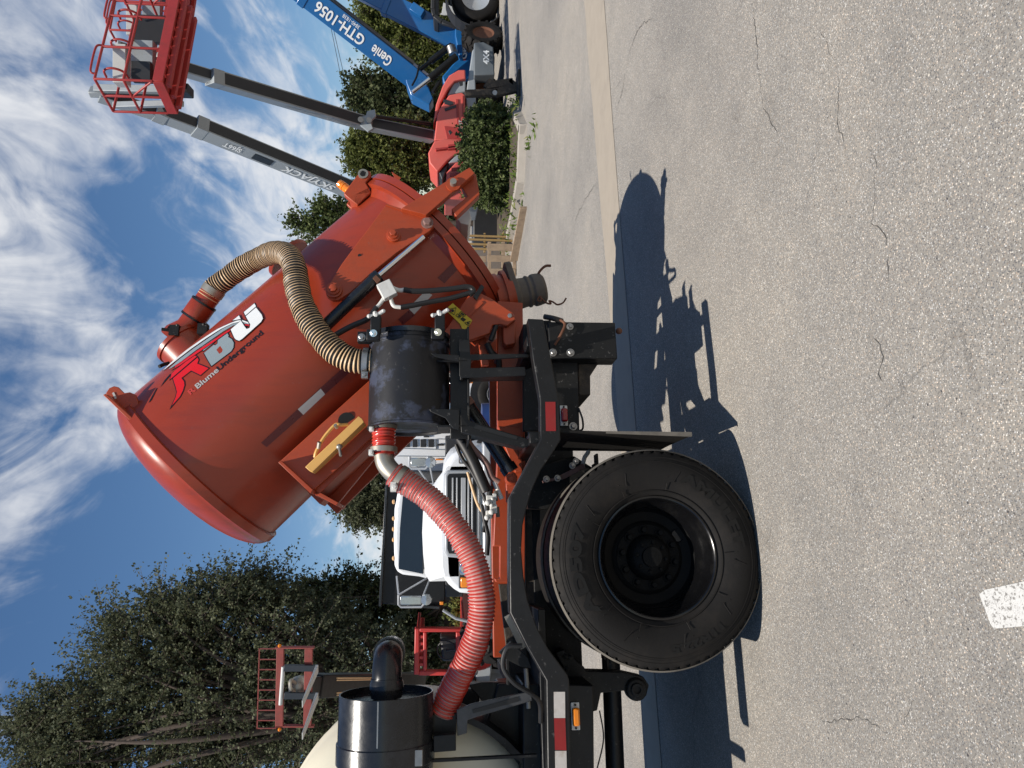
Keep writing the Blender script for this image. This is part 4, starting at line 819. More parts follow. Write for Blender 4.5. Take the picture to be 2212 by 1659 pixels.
# --- air filter drum at the front, with its elbow
f0 = tp(835, 1497, .27); FRd = .232; fx = V((-1, 0, 0))
fd = MB(); fd.lathe([(0, .03), (FRd - .008, .03), (FRd - .008, -.004), (FRd, -.004), (FRd, .215), (FRd + .007, .216), (FRd + .007, .305), (FRd, .306), (FRd, 1.2), (0, 1.2)], f0, fx, 72); drum = tpart(fd, 'filter_drum', 'black_gloss', .002); drum['label'] = 'glossy black air filter drum with strap band'
tpart(MB().box(f0 + fx * .10 + V((0, -FRd * .985, .022)), (.20, .006, .006)), 'weld_seam', 'steel', parent=drum)
tpart(MB().box(f0 + fx * .26 + V((0, -.178, -.165)), (.07, .016, .04)), 'strap_buckle', 'steel', .002, parent=drum)
el = MB(); ep = [f0 + V((-.02, 0, 0)), f0 + V((.04, 0, 0)), f0 + V((.085, 0, .0)), f0 + V((.125, .015, .0)), f0 + V((.16, .06, 0)), f0 + V((.17, .13, 0)), f0 + V((.17, .30, 0))]
es = spline(ep, 8); el.tube(es, [.078 if i < 7 else .074 for i in range(len(es))], 28); elb = tpart(el, 'intake_elbow', 'black_gloss')
tpart(MB().lathe([(.074, -.03), (.084, -.03), (.084, .0), (.079, .01), (.079, .02)], f0 + V((.05, 0, 0)), (1, 0, 0), 32), 'elbow_collar', 'black_gloss', parent=elb)
for t_ in (0, .022): tpart(MB().lathe([(.074, -.006), (.083, -.006), (.083, .006), (.074, .006)], f0 + V((.17, .12 + t_, 0)), (0, 1, 0), 32), 'elbow_rib', 'black_gloss', parent=elb)
bk = MB(); plate(bk, [(936, 1590), (985, 1586), (985, 1622), (936, 1626)], .2, .25); plate(bk, [(900, 1626), (918, 1626), (918, 1720), (900, 1720)], .30, .36); plate(bk, [(918, 1545), (986, 1541), (986, 1585), (930, 1590)], .3, .4); tpart(bk, 'drum_bracket', 'black_paint', .004)
ab = MB(); plate(ab, [(986, 1533), (1020, 1520), (1145, 1493), (1150, 1514), (1030, 1549), (1010, 1556), (1009, 1584), (988, 1590)], .24, .252); sarm = tpart(ab, 'slotted_arm', 'worn_lit_black', .003)
tpart(plate(MB(), [(1020, 1533), (1118, 1505), (1122, 1515), (1022, 1541)], .236, .241), 'arm_slot', 'ink_black', parent=sarm)
tpart(MB().box(tp(985, 1640, .27), (.012, .03, .8)), 'drum_upright', 'black_paint')
# poly water tank behind the drum
pt = MB(); pcn = V((-1.46, 0, 1.76)); PRr = .72
pt.lathe([(0, .42), (.30, .43), (.55, .46), (.66, .50), (PRr, .60), (PRr, .85), (PRr + .012, .87), (PRr + .012, .94), (PRr, .96), (PRr, 1.22), (.66, 1.32), (0, 1.36)], pcn, (0, 1, 0), 72); ptk = tpart(pt, 'water_tank', 'poly_tank', ang=60)
h = MB(); h.lathe([(.1, -.02), (.1, .06), (.12, .06), (.12, .09), (0, .09)], pcn + V((.0, .9, PRr)), (0, 0, 1), 28); tpart(h, 'tank_cap', 'poly_tank', parent=ptk)
cr = MB(); arc = [(PRr + .015, an) for an in range(-70, 1, 10)]
pts = [pcn + V((cos(radians(an)) * r, .5, sin(radians(an)) * r)) for r, an in arc]
for i in range(len(pts) - 1): cr.bar(pts[i], pts[i + 1], .3, .03, (0, 1, 0))
tpart(cr, 'tank_band', 'black_paint')
cr = MB(); plate(cr, [(1010, 1480), (1030, 1500), (1060, 1540), (1082, 1590), (1100, 1660), (1100, 1700), (1140, 1700), (1140, 1474), (1040, 1474)], .58, .62); tpart(cr, 'front_shield', 'black_paint', .004)
cr = MB(); cr.box((-1.5, 1.2, 1.1), (1.6, 1.7, .05)); cr.box((-.72, 1.45, 1.15), (.06, .9, .12)); tpart(cr, 'deck_plate', 'black_paint', .004)
cr = MB(); cr.bar(tp(1010, 1480, 1.0), tp(1022, 1700, 1.0), .3, .12, (0, 1, 0)); tpart(cr, 'front_beam', 'black_paint', .01)

# ------------------------------------------------------------------ kerb island, planting
kp = [gnd(x, y) for x, y in ((1124, 236), (1135, 250), (1142, 300), (1136, 370), (1125, 440), (1114, 490), (1106, 520), (1100, 560), (1094, 620))]
kpath = resample(spline(kp, 8), 1.5); kerb = bpy.data.objects.new('kerb', None); col.objects.link(kerb); kerb['kind'] = 'structure'
for i in range(len(kpath) - 1):
    a_, b_ = kpath[i], kpath[i + 1]; d = (b_ - a_).normalized(); nn = V((d.y, -d.x, 0)); nn = nn if nn.y > 0 else -nn
    a_ = a_ + d * .012; kb = MB()
    for s_ in (0,): kb.add([a_, b_, b_ + nn * .04 + V((0, 0, .15)), a_ + nn * .04 + V((0, 0, .15)), a_ + nn * .20, b_ + nn * .20, b_ + nn * .20 + V((0, 0, .15)), a_ + nn * .20 + V((0, 0, .15))], [(0, 1, 2, 3), (3, 2, 6, 7), (7, 6, 5, 4), (0, 3, 7, 4), (1, 5, 6, 2)])
    kb.obj('kerb_stone', 'concrete', kerb, .015)
kin = [p + V((0.0, .2, .11)) for p in kpath]
sheet('planting_bed', kin + [V((3.0, 34, .11)), V((10.5, 34, .11)), V((9.2, 24, .11))], 'soil')

def leaves_mesh(name, cen, size, mt, parent, off, kind=None, up=.0, shape=1.5):
    n_ = len(cen); cen = np.asarray(cen, float); d = RNG.normal(size=(n_, 3)); d /= np.linalg.norm(d, axis=1)[:, None]
    e = RNG.normal(size=(n_, 3)); e[:, 2] += up; e -= (e * d).sum(1)[:, None] * d; e /= np.linalg.norm(e, axis=1)[:, None]; f = np.cross(d, e)
    sz = size * RNG.uniform(.6, 1.35, n_)[:, None]
    vv = np.stack([cen - d * sz * shape * .5, cen + e * sz * .5 + f * sz * .15, cen + d * sz * shape * .5, cen - e * sz * .5 + f * sz * .15], 1).reshape(-1, 3) - np.array(off)
    me = bpy.data.meshes.new(name); me.vertices.add(4 * n_); me.vertices.foreach_set('co', vv.ravel()); me.loops.add(4 * n_); me.loops.foreach_set('vertex_index', np.arange(4 * n_)); me.polygons.add(n_)
    me.polygons.foreach_set('loop_start', np.arange(n_) * 4); me.polygons.foreach_set('loop_total', np.full(n_, 4)); me.update(calc_edges=True)
    at_ = me.attributes.new('rnd', 'FLOAT', 'FACE'); at_.data.foreach_set('value', np.clip(RNG.normal(.5, .24, n_), 0, 1)); me.materials.append(MATS[mt])
    o = bpy.data.objects.new(name, me); col.objects.link(o); o.parent = parent
    if kind: o['kind'] = kind
    return o
def tree(name, label, base, lobes, nclump, per, cr_, leaf, lmat, trunk_r, group=None, bark='bark', surf=.55, limbs=26, cat='tree', fill=.9, twig=1.0):
    """base point, lobes = [(centre, (rx,ry,rz), weight)]"""
    base = V(base); root = empty(name, base, 0, label, cat, group); cl = []
    wts = np.array([l_[2] for l_ in lobes], float); wts /= wts.sum()
    for k in range(nclump):
        c_, r_, _ = lobes[RNG.choice(len(lobes), p=wts)]; d = RNG.normal(size=3); d /= np.linalg.norm(d); rr = (RNG.uniform(surf, 1.0)) ** .6 * RNG.uniform(.82, 1.12)
        cl.append((np.array(c_) + d * np.array(r_) * rr, cr_ * RNG.uniform(.5, 1.35)))
    pts = []; tw = MB(); cen0 = np.mean([c[0] for c in cl], axis=0)
    for c_, s_ in cl:
        out = c_ - cen0; out /= np.linalg.norm(out) + 1e-6; nt = RNG.integers(4, 8); e0 = V(c_ - out * s_)
        for k in range(nt):
            d = out * .75 + RNG.normal(size=3) * .62 + np.array([0, 0, .25]); d /= np.linalg.norm(d); ln = s_ * RNG.uniform(1.6, 3.6) * twig; st0 = c_ - out * s_ * RNG.uniform(.2, 1.2)
            n_ = max(4, int(per / 6 * RNG.uniform(.6, 1.4))); t = RNG.uniform(.05, 1, n_); side = RNG.normal(size=(n_, 3)) * (s_ * .30 * (1.15 - .75 * t))[:, None]
            bend = np.array([0, 0, -.12 * ln]); pts.append(st0 + np.outer(t * ln, d) + np.outer(t * t, bend) + side)
            if k < 3: tw.tube([V(st0), V(st0 + d * ln * .5 + bend * .25), V(st0 + d * ln * .95 + bend * .9)], [s_ * .035, s_ * .022, s_ * .008], 3, caps=False)
    leaves_mesh('crown', np.concatenate(pts), leaf, lmat, root, base)
    tk_ = MB(); cz = np.mean([c[0] for c in cl], axis=0); topz = base.lerp(V(cz), .55)
    tk_.tube(spline([base, base.lerp(topz, .4) + V((random.uniform(-.1, .1) * trunk_r * 4, 0, 0)), topz], 6), [trunk_r * (1.25 - .75 * i / 12) for i in range(13)], 10)
    idx = RNG.choice(len(cl), size=min(limbs, len(cl)), replace=False)
    for i in idx:
        e = V(cl[i][0]); s_ = base.lerp(topz, random.uniform(.5, 1.0)); mid = s_.lerp(e, .5) + V((random.uniform(-.1, .1), random.uniform(-.1, .1), random.uniform(0, .15))) * (e - s_).length
        pth = spline([s_, mid, e], 5); tk_.tube(pth, [trunk_r * (.38 - .33 * j / (len(pth) - 1)) for j in range(len(pth))], 6, caps=False)
    tk_.obj('trunk', bark, root, off=base, ang=60); tg = tw.obj('twigs', bark, root, off=base, ang=60); tg['kind'] = 'stuff'
    return root
def lob(x, y, Y, rx, rz, ry=None, wt=1.0):     # lobe from a measured point; rx along the picture's y, rz along its x
    c_ = at(x, y, Y); k = mpp(Y); return ((c_.x, c_.y, c_.z), (rx * k, (ry or (rx + rz) / 2) * k, rz * k), wt)
# clipped round shrub on a bare stem
tree('clipped_shrub', 'round clipped green shrub on a pale stem behind the kerb', gnd(1112, 345), [lob(1056, 336, 16.6, 92, 50, 62), lob(1056, 286, 16.6, 50, 48, 44, .55), lob(1058, 394, 16.6, 48, 46, 42, .55)], 1100, 120, .12, .05, 'leaf_bush', .06, bark='bark_pale', surf=.5, cat='shrub', limbs=14)
tree('leafy_tree', 'yellow green leafy tree growing behind the tank tail', V((at(1080, 350, 20.2).x, 20.2, 0)), [lob(850, 350, 20.2, 75, 75, 60, 1.2), lob(795, 330, 20.2, 42, 45, 40, .6), lob(830, 410, 20.2, 50, 70, 45, .6), lob(895, 340, 20.2, 70, 40, 50, .5), lob(870, 295, 20.2, 32, 50, 30, .4)], 420, 110, .19, .055, 'leaf_olive', .10)
tree('leafy_tree', 'sparse branching tree showing above the middle of the tank', V((at(900, 480, 20).x, 20, 0)), [lob(720, 470, 20, 45, 45, 40, 1.0), lob(650, 480, 20, 18, 26, 20, .3), lob(690, 505, 20, 25, 40, 26, .4), lob(790, 470, 20, 60, 60, 50, .8)], 130, 80, .17, .06, 'leaf_bush', .09, limbs=18)
tree('leafy_tree', 'dark green tree between the two lifting booms', V((at(1000, 225, 30).x, 30, 0)), [lob(860, 220, 30, 75, 70, 60, 1.0), lob(795, 210, 30, 45, 40, 40, .5), lob(900, 250, 30, 70, 50, 50, .6)], 340, 90, .32, .095, 'leaf_dark', .16)
tree('leafy_tree', 'tall olive green tree behind the blue telehandlers', V((at(1000, 40, 34).x, 34, 0)), [lob(890, 60, 34, 95, 100, 80, 1.2), lob(815, 10, 34, 60, 40, 50, .6), lob(930, 150, 34, 70, 60, 60, .7), lob(880, -60, 34, 90, 100, 70, .6), lob(840, 90, 34, 50, 50, 40, .4)], 620, 110, .40, .095, 'leaf_olive', .22)
# big oak on the left
tree('oak_tree', 'huge spreading oak filling the left background', V((at(1000, 1560, 21).x, 21, 0)),
     [lob(330, 1400, 21, 105, 120, 90, 1.3), lob(200, 1560, 21, 110, 120, 90, 1.3), lob(450, 1330, 21, 70, 110, 70, .9), lob(480, 1500, 21, 130, 150, 110, 1.6), lob(640, 1400, 21, 110, 130, 90, 1.1), lob(700, 1560, 21, 130, 150, 110, 1.2), lob(130, 1640, 21, 80, 80, 60, .6), lob(560, 1290, 21, 45, 80, 45, .5), lob(350, 1680, 21, 120, 200, 100, 1.2), lob(80, 1560, 21, 30, 60, 40, .2), lob(800, 1480, 21, 140, 120, 80, .7)],
     1300, 150, .26, .058, 'leaf_oak', .34, surf=.45, limbs=150, twig=1.6)
tree('leafy_tree', 'dark leafy tree behind the white dump truck cab', V((at(980, 1270, 24).x, 24, 0)), [lob(760, 1300, 24, 60, 110, 60, 1.0), lob(850, 1340, 24, 80, 90, 60, .9), lob(900, 1420, 24, 110, 60, 60, .8), lob(690, 1290, 24, 35, 60, 40, .5)], 460, 100, .28, .07, 'leaf_dark', .16)
tree('leafy_tree', 'green tree peeking out under the raised red tank', V((at(980, 1090, 26).x, 26, 0)), [lob(830, 1060, 26, 75, 75, 60, 1.0), lob(790, 1010, 26, 50, 50, 40, .6), lob(800, 1100, 26, 36, 50, 40, .5)], 260, 100, .28, .075, 'leaf_oak', .14)
tree('bush', 'low yellowish bush beside the dump truck', V((at(1010, 1318, 16.5).x, 16.5, 0)), [lob(1012, 1318, 16.5, 34, 24, 26, 1.0)], 90, 40, .13, .07, 'leaf_olive', .03, cat='bush', limbs=8)
# far hedge closing the yard
hp_ = []
for k in range(900):
    x = RNG.uniform(-60, 45); hp_.append(np.array([x, 62 + RNG.uniform(-3, 3), RNG.uniform(0, 3.2 + 1.4 * sin(x * .23) + sin(x * .71))]) + RNG.normal(size=(22, 3)) * .6)
hd = leaves_mesh('far_hedge', np.concatenate(hp_), .42, 'leaf_dark', None, (0, 0, 0), 'stuff'); hd['label'] = 'dark far hedge along the edge of the yard'; hd['category'] = 'hedge'
# grass along the kerb
gp = []
for p in kpath[:-1]:
    for k in range(70): gp.append((p.x + RNG.uniform(-.8, .8), p.y + .42 + abs(RNG.normal(0, .35)), .12 + RNG.uniform(0, .12) * RNG.uniform()))
for x, y in ((1155, 268), (1158, 275), (1143, 315), (1146, 322), (1141, 308), (1130, 430)):
    p = gnd(x, y)
    for k in range(7): gp.append((p.x + RNG.normal(0, .10), p.y + RNG.normal(0, .10), RNG.uniform(0.005, .03)))
gs = leaves_mesh('grass', gp, .035, 'leaf_grass', None, (0, 0, 0), 'stuff', shape=4.0); gs['label'] = 'weedy grass growing along the kerb'; gs['category'] = 'grass'

# ------------------------------------------------------------------ generic machine wheel
def mwheel(parent, off, c_, axd, R_, wd, rimR, rimmat, lugs=0, name='wheel', tread='rubber'):
    c_ = V(c_); d = V(axd).normalized(); tm = MB()
    tm.lathe([(rimR, -wd * .42), (rimR * 1.15, -wd * .5), (R_ * .9, -wd * .5), (R_ * .97, -wd * .42), (R_, -wd * .3), (R_, wd * .3), (R_ * .97, wd * .42), (R_ * .9, wd * .5), (rimR * 1.15, wd * .5), (rimR, wd * .42)], c_, d, 40)
    if lugs:
        _, s_, u_ = frame(d)
        for k in range(lugs):
            for sd_, o_ in ((-1, 0), (1, .5)):
                an = 2 * pi * (k + o_) / lugs; an2 = an + .20
                def pp(a, t, r): return c_ + (s_ * cos(a) + u_ * sin(a)) * r + d * t
                tm.bar(pp(an, sd_ * wd * .02, R_ * 1.0), pp(an2, sd_ * wd * .26, R_ * 1.0), R_ * .11, R_ * .13, d); tm.bar(pp(an2, sd_ * wd * .24, R_), pp(an2 + .03, sd_ * wd * .52, R_ * .95), R_ * .11, R_ * .13, d)
    ty = tm.obj(name, tread, parent, off=off, ang=40)
    rm = MB(); rm.lathe([(rimR * 1.02, -wd * .40), (rimR * .98, -wd * .44), (rimR * .9, -wd * .36), (rimR * .82, -wd * .12), (rimR * .5, -wd * .10), (rimR * .46, -wd * .2), (rimR * .3, -wd * .22), (0, -wd * .22)], c_, d, 32); rm.lathe([(rimR * 1.02, wd * .40), (rimR * .85, wd * .3), (0, wd * .25)], c_, d, 24); rm.obj('rim', rimmat, ty, off=off)
    return ty

# ------------------------------------------------------------------ boom lifts
def boomlift(label, base, segs, covers, jib=None, text=None, group=None):
    base = V(base); root = empty('boom_lift', base, 0, label, 'boom lift', group)
    for poly, Y, dep, mt, nm in covers: pxprism(MB(), poly, Y, dep).obj(nm, mt, root, .03, off=base, seg=3)
    return root, base
def boom_sec(root, off, p0, p1, wd, ht, mt='sj_grey', name='boom_section', under='sj_dark'):
    d = (p1 - p0).normalized(); side = V((d.y, -d.x, 0)).normalized(); up = d.cross(side).normalized(); up = up if up.z > 0 else -up
    b = MB().bar(p0, p1, wd, ht, side); o = b.obj(name, mt, root, .012, off=off)
    b = MB(); pp0 = p0 - up * (ht / 2 + .004); b.bar(p0 + d * .05 - up * (ht / 2), p1 - d * .05 - up * (ht / 2), wd * .78, .012, side); b.obj('boom_underside', under, o, off=off)  # dark plate paints the shade on the boom's underside
    return d, side, up, o
# -- lift A, nearest
Ya0, Ya1 = 17.2, 12.6
bA = V((at(1040, 430, 17.6).x, 17.6, 0))
rootA, offA = boomlift('grey and red boom lift whose boom is nearest the tank tail', bA, None, [
    ([(960, 430), (965, 372), (985, 350), (1003, 348), (1008, 362), (1008, 430)], 17.3, 1.7, 'sj_red', 'engine_cover'),
    ([(968, 352), (985, 335), (1005, 331), (1005, 347), (984, 350)], 17.4, 1.4, 'sj_grey', 'side_panel'),
    ([(948, 372), (968, 352), (966, 366), (955, 390)], 17.5, 1.3, 'sj_dark', 'side_panel'),
    ([(925, 330), (938, 305), (960, 300), (1003, 302), (1005, 328), (985, 333), (966, 348), (945, 372), (928, 352)], 17.4, 1.5, 'sj_red', 'engine_cover'),
    ([(1008, 300), (1030, 300), (1035, 440), (1010, 440)], 17.5, 1.8, 'sj_grey', 'chassis')])
pA0 = at(905, 470, 17.6); pA1 = at(420, 271, 14.4); pA2 = at(334, 241, 14.0); pA3 = at(214, 205, 13.5)
d_, sd_, up_, sA = boom_sec(rootA, offA, pA0, pA1, .28, .35); boom_sec(rootA, offA, pA1 - d_ * .4, pA2, .23, .29); boom_sec(rootA, offA, pA2 - d_ * .4, pA3, .19, .24)
for p, s1_, s2_ in ((pA1, .29, .37), (pA2, .24, .31)): MB().bar(p - d_ * .22, p, s1_, s2_, sd_).obj('boom_collar', 'sj_grey', rootA, .008, off=offA)
def boom_text(p_mid, d, sd, up, wd, txt, h_, length, root, off, mt='logo_white', shear=0., bold=.03):
    return text_on(txt, p_mid + sd * (wd / 2) - d * length / 2 - up * h_ * .5, d, up, h_, mt, 'boom_lettering', root, off, bold=bold, width=length, eps=.012, shear=shear)
nA = sd_ if (CAM - pA1).dot(sd_) > 0 else -sd_
def onboom(p0, p1, x):   # boom point whose measured x is given
    lo, hi = 0., 1.
    for _ in range(40):
        t = (lo + hi) / 2; p = p0.lerp(p1, t); r = p - CAM; xx = (512 + FOC * r.dot(DN) / r.dot(FW)) / PX
        if xx > x: lo = t
        else: hi = t
    return p0.lerp(p1, t)
upA = d_.cross(nA); upA = -upA if (nA.cross(d_)).dot(upA) < 0 else upA
xdir = d_; ydir = nA.cross(d_)
def btxt(p0, p1, xa, xb, txt, h_, nrm, wd, root, off, mt='logo_white', shear=0., bold=.02, dy=0.):
    a_, b_ = onboom(p0, p1, xa), onboom(p0, p1, xb); d = (b_ - a_).normalized(); yd = nrm.cross(d)
    return text_on(txt, a_ + nrm * (wd / 2) - yd * (h_ / 2 - dy), d, yd, h_, mt, 'boom_lettering', root, off, bold=bold, width=(b_ - a_).length, eps=.014, shear=shear)
btxt(pA0, pA1, 722, 610, 'SKYJACK', .20, nA, .28, rootA, offA, shear=.2); btxt(pA0, pA1, 522, 484, 'SJ66T', .15, nA, .28, rootA, offA)
a_, b_ = onboom(pA0, pA1, 588), onboom(pA0, pA1, 548); MB().bar(a_ + nA * .146, b_ + nA * .146, .012, .2, nA).obj('boom_patch', 'sj_dark', rootA, off=offA)
# jib, folded down from the boom tip to the basket
j0 = at(208, 192, 13.4); j1 = at(394, 196, 13.0); jd = (j1 - j0).normalized()
MB().bar(j0, j1, .12, .16, (1, 0, 0)).obj('jib', 'sj_grey', rootA, .01, off=offA); MB().bar(j0 + V((-.28, 0, -.3)), j1 + V((-.22, 0, 0)), .10, .10, (1, 0, 0)).obj('jib', 'sj_grey', rootA, .01, off=offA)
MB().bar(pA3, j0, .2, .26, (0, 1, 0)).obj('knuckle', 'sj_grey', rootA, .02, off=offA); MB().cyl(j0.lerp(j1, .15) + V((-.12, -.02, 0)), j0.lerp(j1, .8) + V((-.12, -.02, 0)), .035).obj('jib_cylinder', 'black_paint', rootA, off=offA)
MB().box(j1 + V((0, 0, -.05)), (.16, .3, .2)).obj('basket_mount', 'sj_dark', rootA, .02, off=offA)
def basket(parent, off, org, ux, uy, W_, D_, H_=1.1, fl_=.16):     # org = near-left floor corner (underside); ux along the long side, uy away
    ux = V(ux).normalized(); uy = V(uy).normalized(); uz = V((0, 0, 1)); org = V(org)
    def P(x, y, z): return org + ux * x + uy * y + uz * z
    bk = bpy.data.objects.new('basket', None); col.objects.link(bk); bk.parent = parent
    def put(mb, n_, m_): return mb.obj(n_, m_, bk, .006, off=off)
    for i, (a0, a1) in enumerate((((0, 0), (W_, 0)), ((0, 0), (0, D_)), ((0, D_), (W_, D_)), ((W_, 0), (W_, D_)))):
        put(MB().bar(P(*a0, fl_ / 2), P(*a1, fl_ / 2), .03, fl_, uz.cross(P(*a1, 0) - P(*a0, 0))), 'toe_board', 'sj_basket')
    for k in range(10): put(MB().bar(P(W_ * (k + .5) / 10, .02, .03), P(W_ * (k + .5) / 10, D_ - .02, .03), W_ / 11.5, .02, ux), 'floor_slat', 'sj_basket')
    for k in range(3): put(MB().bar(P(.02, D_ * (k + .5) / 3, -.04), P(W_ - .02, D_ * (k + .5) / 3, -.04), .08, .08, uy), 'floor_beam', 'sj_basket')
    xs = [0, W_ * .33, W_ * .66, W_]
    for y in (0, D_):
        for x in xs: put(MB().tube([P(x, y, fl_), P(x, y, H_)], .022, 8), 'post', 'sj_basket')
        for z in (H_, H_ * .58): put(MB().tube([P(0, y, z), P(W_, y, z)], .022, 8), 'rail', 'sj_basket')
    for x in (0, W_):
        for z in (H_, H_ * .58): put(MB().tube([P(x, 0, z), P(x, D_, z)], .022, 8), 'rail', 'sj_basket')
        put(MB().tube([P(x, D_ / 2, fl_), P(x, D_ / 2, H_)], .022, 8), 'post', 'sj_basket')
        put(MB().tube([P(x, 0, fl_), P(x, D_ / 2, H_ * .58)], .018, 8), 'brace', 'sj_basket')
    for x0 in (W_ * .05, W_ * .62): put(MB().tube(spline([P(x0, 0, H_), P(x0 + .02, -.02, H_ + .07), P(x0 + W_ * .1, -.02, H_ + .09), P(x0 + W_ * .24, -.02, H_ + .09), P(x0 + W_ * .28, -.02, H_ + .06), P(x0 + W_ * .29, 0, H_)], 5), .018, 8), 'hand_guard', 'sj_basket')
    for x0 in (W_ * .12, W_ * .42, W_ * .74):
        put(MB().tube(spline([P(x0, D_ * .3, H_ * .62), P(x0, D_ * .1, H_ * .66), P(x0, D_ * .02, H_ * .8), P(x0, D_ * .1, H_ * .93), P(x0, D_ * .3, H_ * .95)], 4), .02, 8), 'console_loop', 'sj_basket')
    put(MB().box(P(W_ * .26, D_ * .35, H_ * .78), (W_ * .3, .22, .20)), 'control_console', 'label_white')
    put(MB().box(P(W_ * .30, D_ * .3, H_ * .45), (W_ * .30, .16, .34)), 'manual_box', 'sj_grey'); put(MB().box(P(W_ * .17, D_ * .26, H_ * .42), (W_ * .15, .14, .30)), 'cable_box', 'black_plastic')
    put(MB().box(P(W_ * .75, D_ * .6, H_ * .5), (W_ * .22, .12, .62)), 'control_console', 'black_plastic')
    for k in range(6): put(MB().bar(P(W_ * (.45 + .09 * k), D_ * .9, .18), P(W_ * (.50 + .09 * k), D_ * .9, .5), .03, .09, uy), 'grate_bar', 'label_white')
    return bk
basket(rootA, offA, at(352, 176, 11.9), (1, .42, 0), (-.42, 1, 0), 2.1, .70, 1.04)
# -- lift B, to the right and behind
bB = V((at(1060, 230, 19.4).x, 19.4, 0))
rootB, offB = boomlift('grey and red boom lift beside the blue telehandlers with 4X4 chassis plate', bB, None, [
    ([(938, 303), (944, 250), (950, 234), (970, 205), (998, 199), (1005, 205), (1005, 300), (991, 303)], 18.6, 1.7, 'sj_red', 'engine_cover'),
    ([(936, 268), (942, 225), (956, 186), (970, 163), (990, 151), (1005, 150), (1006, 171), (982, 176), (968, 193), (952, 222), (944, 252)], 18.8, 1.5, 'sj_red', 'engine_cover'),
    ([(981, 177), (1006, 172), (1006, 199), (990, 201), (966, 206)], 18.9, 1.3, 'sj_grey', 'side_panel'),
    ([(936, 260), (966, 206), (958, 234), (944, 262)], 18.9, 1.3, 'sj_dark', 'side_panel'),
    ([(1007, 200), (1020, 110), (1026, 100), (1028, 200), (1030, 310), (1010, 310)], 18.9, 1.9, 'sj_grey', 'chassis'),
    ([(1024, 92), (1044, 90), (1066, 101), (1068, 150), (1069, 162), (1024, 162)], 18.6, .5, 'sj_mid', 'axle_guard')])
for poly in ([(960, 216), (975, 222), (975, 228), (960, 224)], [(960, 234), (985, 226), (985, 232), (962, 240)]): pxprism(MB(), poly, 18.58, .03).obj('cover_vent', 'sj_dark', rootB, off=offB)
for poly, mt in (([(958, 214), (978, 220), (980, 226), (958, 221)], 'sj_dark'), ([(985, 214), (990, 214), (992, 268), (987, 268)], 'sj_basket'), ([(999, 206), (1001, 206), (1001, 300), (999, 300)], 'sj_basket'), ([(990, 176), (1000, 175), (1000, 184), (994, 186)], 'black_plastic'), ([(960, 272), (990, 276), (996, 300), (966, 300)], 'sj_basket')): pxprism(MB(), poly, 18.575, .02).obj('cover_recess', mt, rootB, .004, off=offB)
for poly, mt in (([(968, 312), (984, 311), (984, 321), (968, 322)], 'sj_basket'), ([(940, 320), (990, 314), (990, 317), (942, 324)], 'sj_basket'), ([(975, 362), (990, 361), (990, 367), (975, 369)], 'sj_basket'), ([(972, 375), (1000, 373), (1000, 378), (972, 381)], 'sj_basket'), ([(990, 336), (1000, 335), (1000, 344), (993, 345)], 'black_plastic')): pxprism(MB(), poly, 17.27, .2).obj('cover_recess', mt, rootA, .004, off=offA)
pxprism(MB(), [(968, 283), (972, 280), (978, 286), (972, 292)], 18.57, .03).obj('cover_latch', 'black_plastic', rootB, .01, off=offB)
text_on('4X4', at(1056, 139, 18.54), (1, 0, 0), (0, 0, 1), .15, 'logo_white', 'chassis_lettering', rootB, offB, bold=.03)
text_on('SJ66T', at(998, 282, 18.56), (1, 0, 0), (0, 0, 1), .085, 'label_white', 'cover_lettering', rootB, offB, bold=.02)
for x, y, Y, s_ in ((1060, 84, 19.4, 1), (1056, 206, 19.4, 1), (1060, 84, 20.9, 1), (1056, 206, 20.9, 1)):
    c_ = at(x, y, Y); c_.z = .52; mwheel(rootB, offB, c_, (.55, -.83, 0), .52, .42, .29, 'rust', 14)
pB0 = at(935, 296, 19.4); pBk = at(795, 268, 18.6); pB1 = at(452, 166, 15.4); pB2 = at(395, 148, 14.9); pB3 = at(250, 105, 14.4)
boom_sec(rootB, offB, pB0, pBk, .28, .31); dB, sB, uB, oB = boom_sec(rootB, offB, pBk, pB1, .29, .34); boom_sec(rootB, offB, pB1 - dB * .4, pB3, .23, .27)
MB().bar(pB1 - dB * .25, pB1, .30, .36, sB).obj('boom_collar', 'sj_grey', rootB, .01, off=offB)
nB = sB if (CAM - pB1).dot(sB) > 0 else -sB
h = MB(); pxprism(h, [(770, 264), (774, 252), (790, 250), (793, 240), (810, 236), (812, 250), (800, 262), (806, 278), (795, 284)], 18.2, .1); h.obj('boom_knuckle', 'sj_grey', rootB, .01, off=offB)
for x, y in ((779, 258), (797, 259)): MB().cyl(at(x, y, 18.18), at(x, y, 18.12), .07).obj('knuckle_pin', 'steel', rootB, off=offB)
MB().cyl(at(800, 250, 18.3), at(930, 268, 19.2), .05).obj('lift_ram', 'black_paint', rootB, off=offB)
btxt(pBk, pB1, 760, 700, 'SKYJACK', .15, nB, .29, rootB, offB, 'text_grey', .2); btxt(pBk, pB1, 690, 655, 'SJ66T', .12, nB, .29, rootB, offB, 'text_grey'); btxt(pBk, pB1, 650, 620, 'BOOM', .10, nB, .29, rootB, offB, 'text_grey')
basket(rootB, offB, at(366, 70, 14.4), (1, .35, 0), (-.35, 1, 0), 2.2, .9, 1.1)

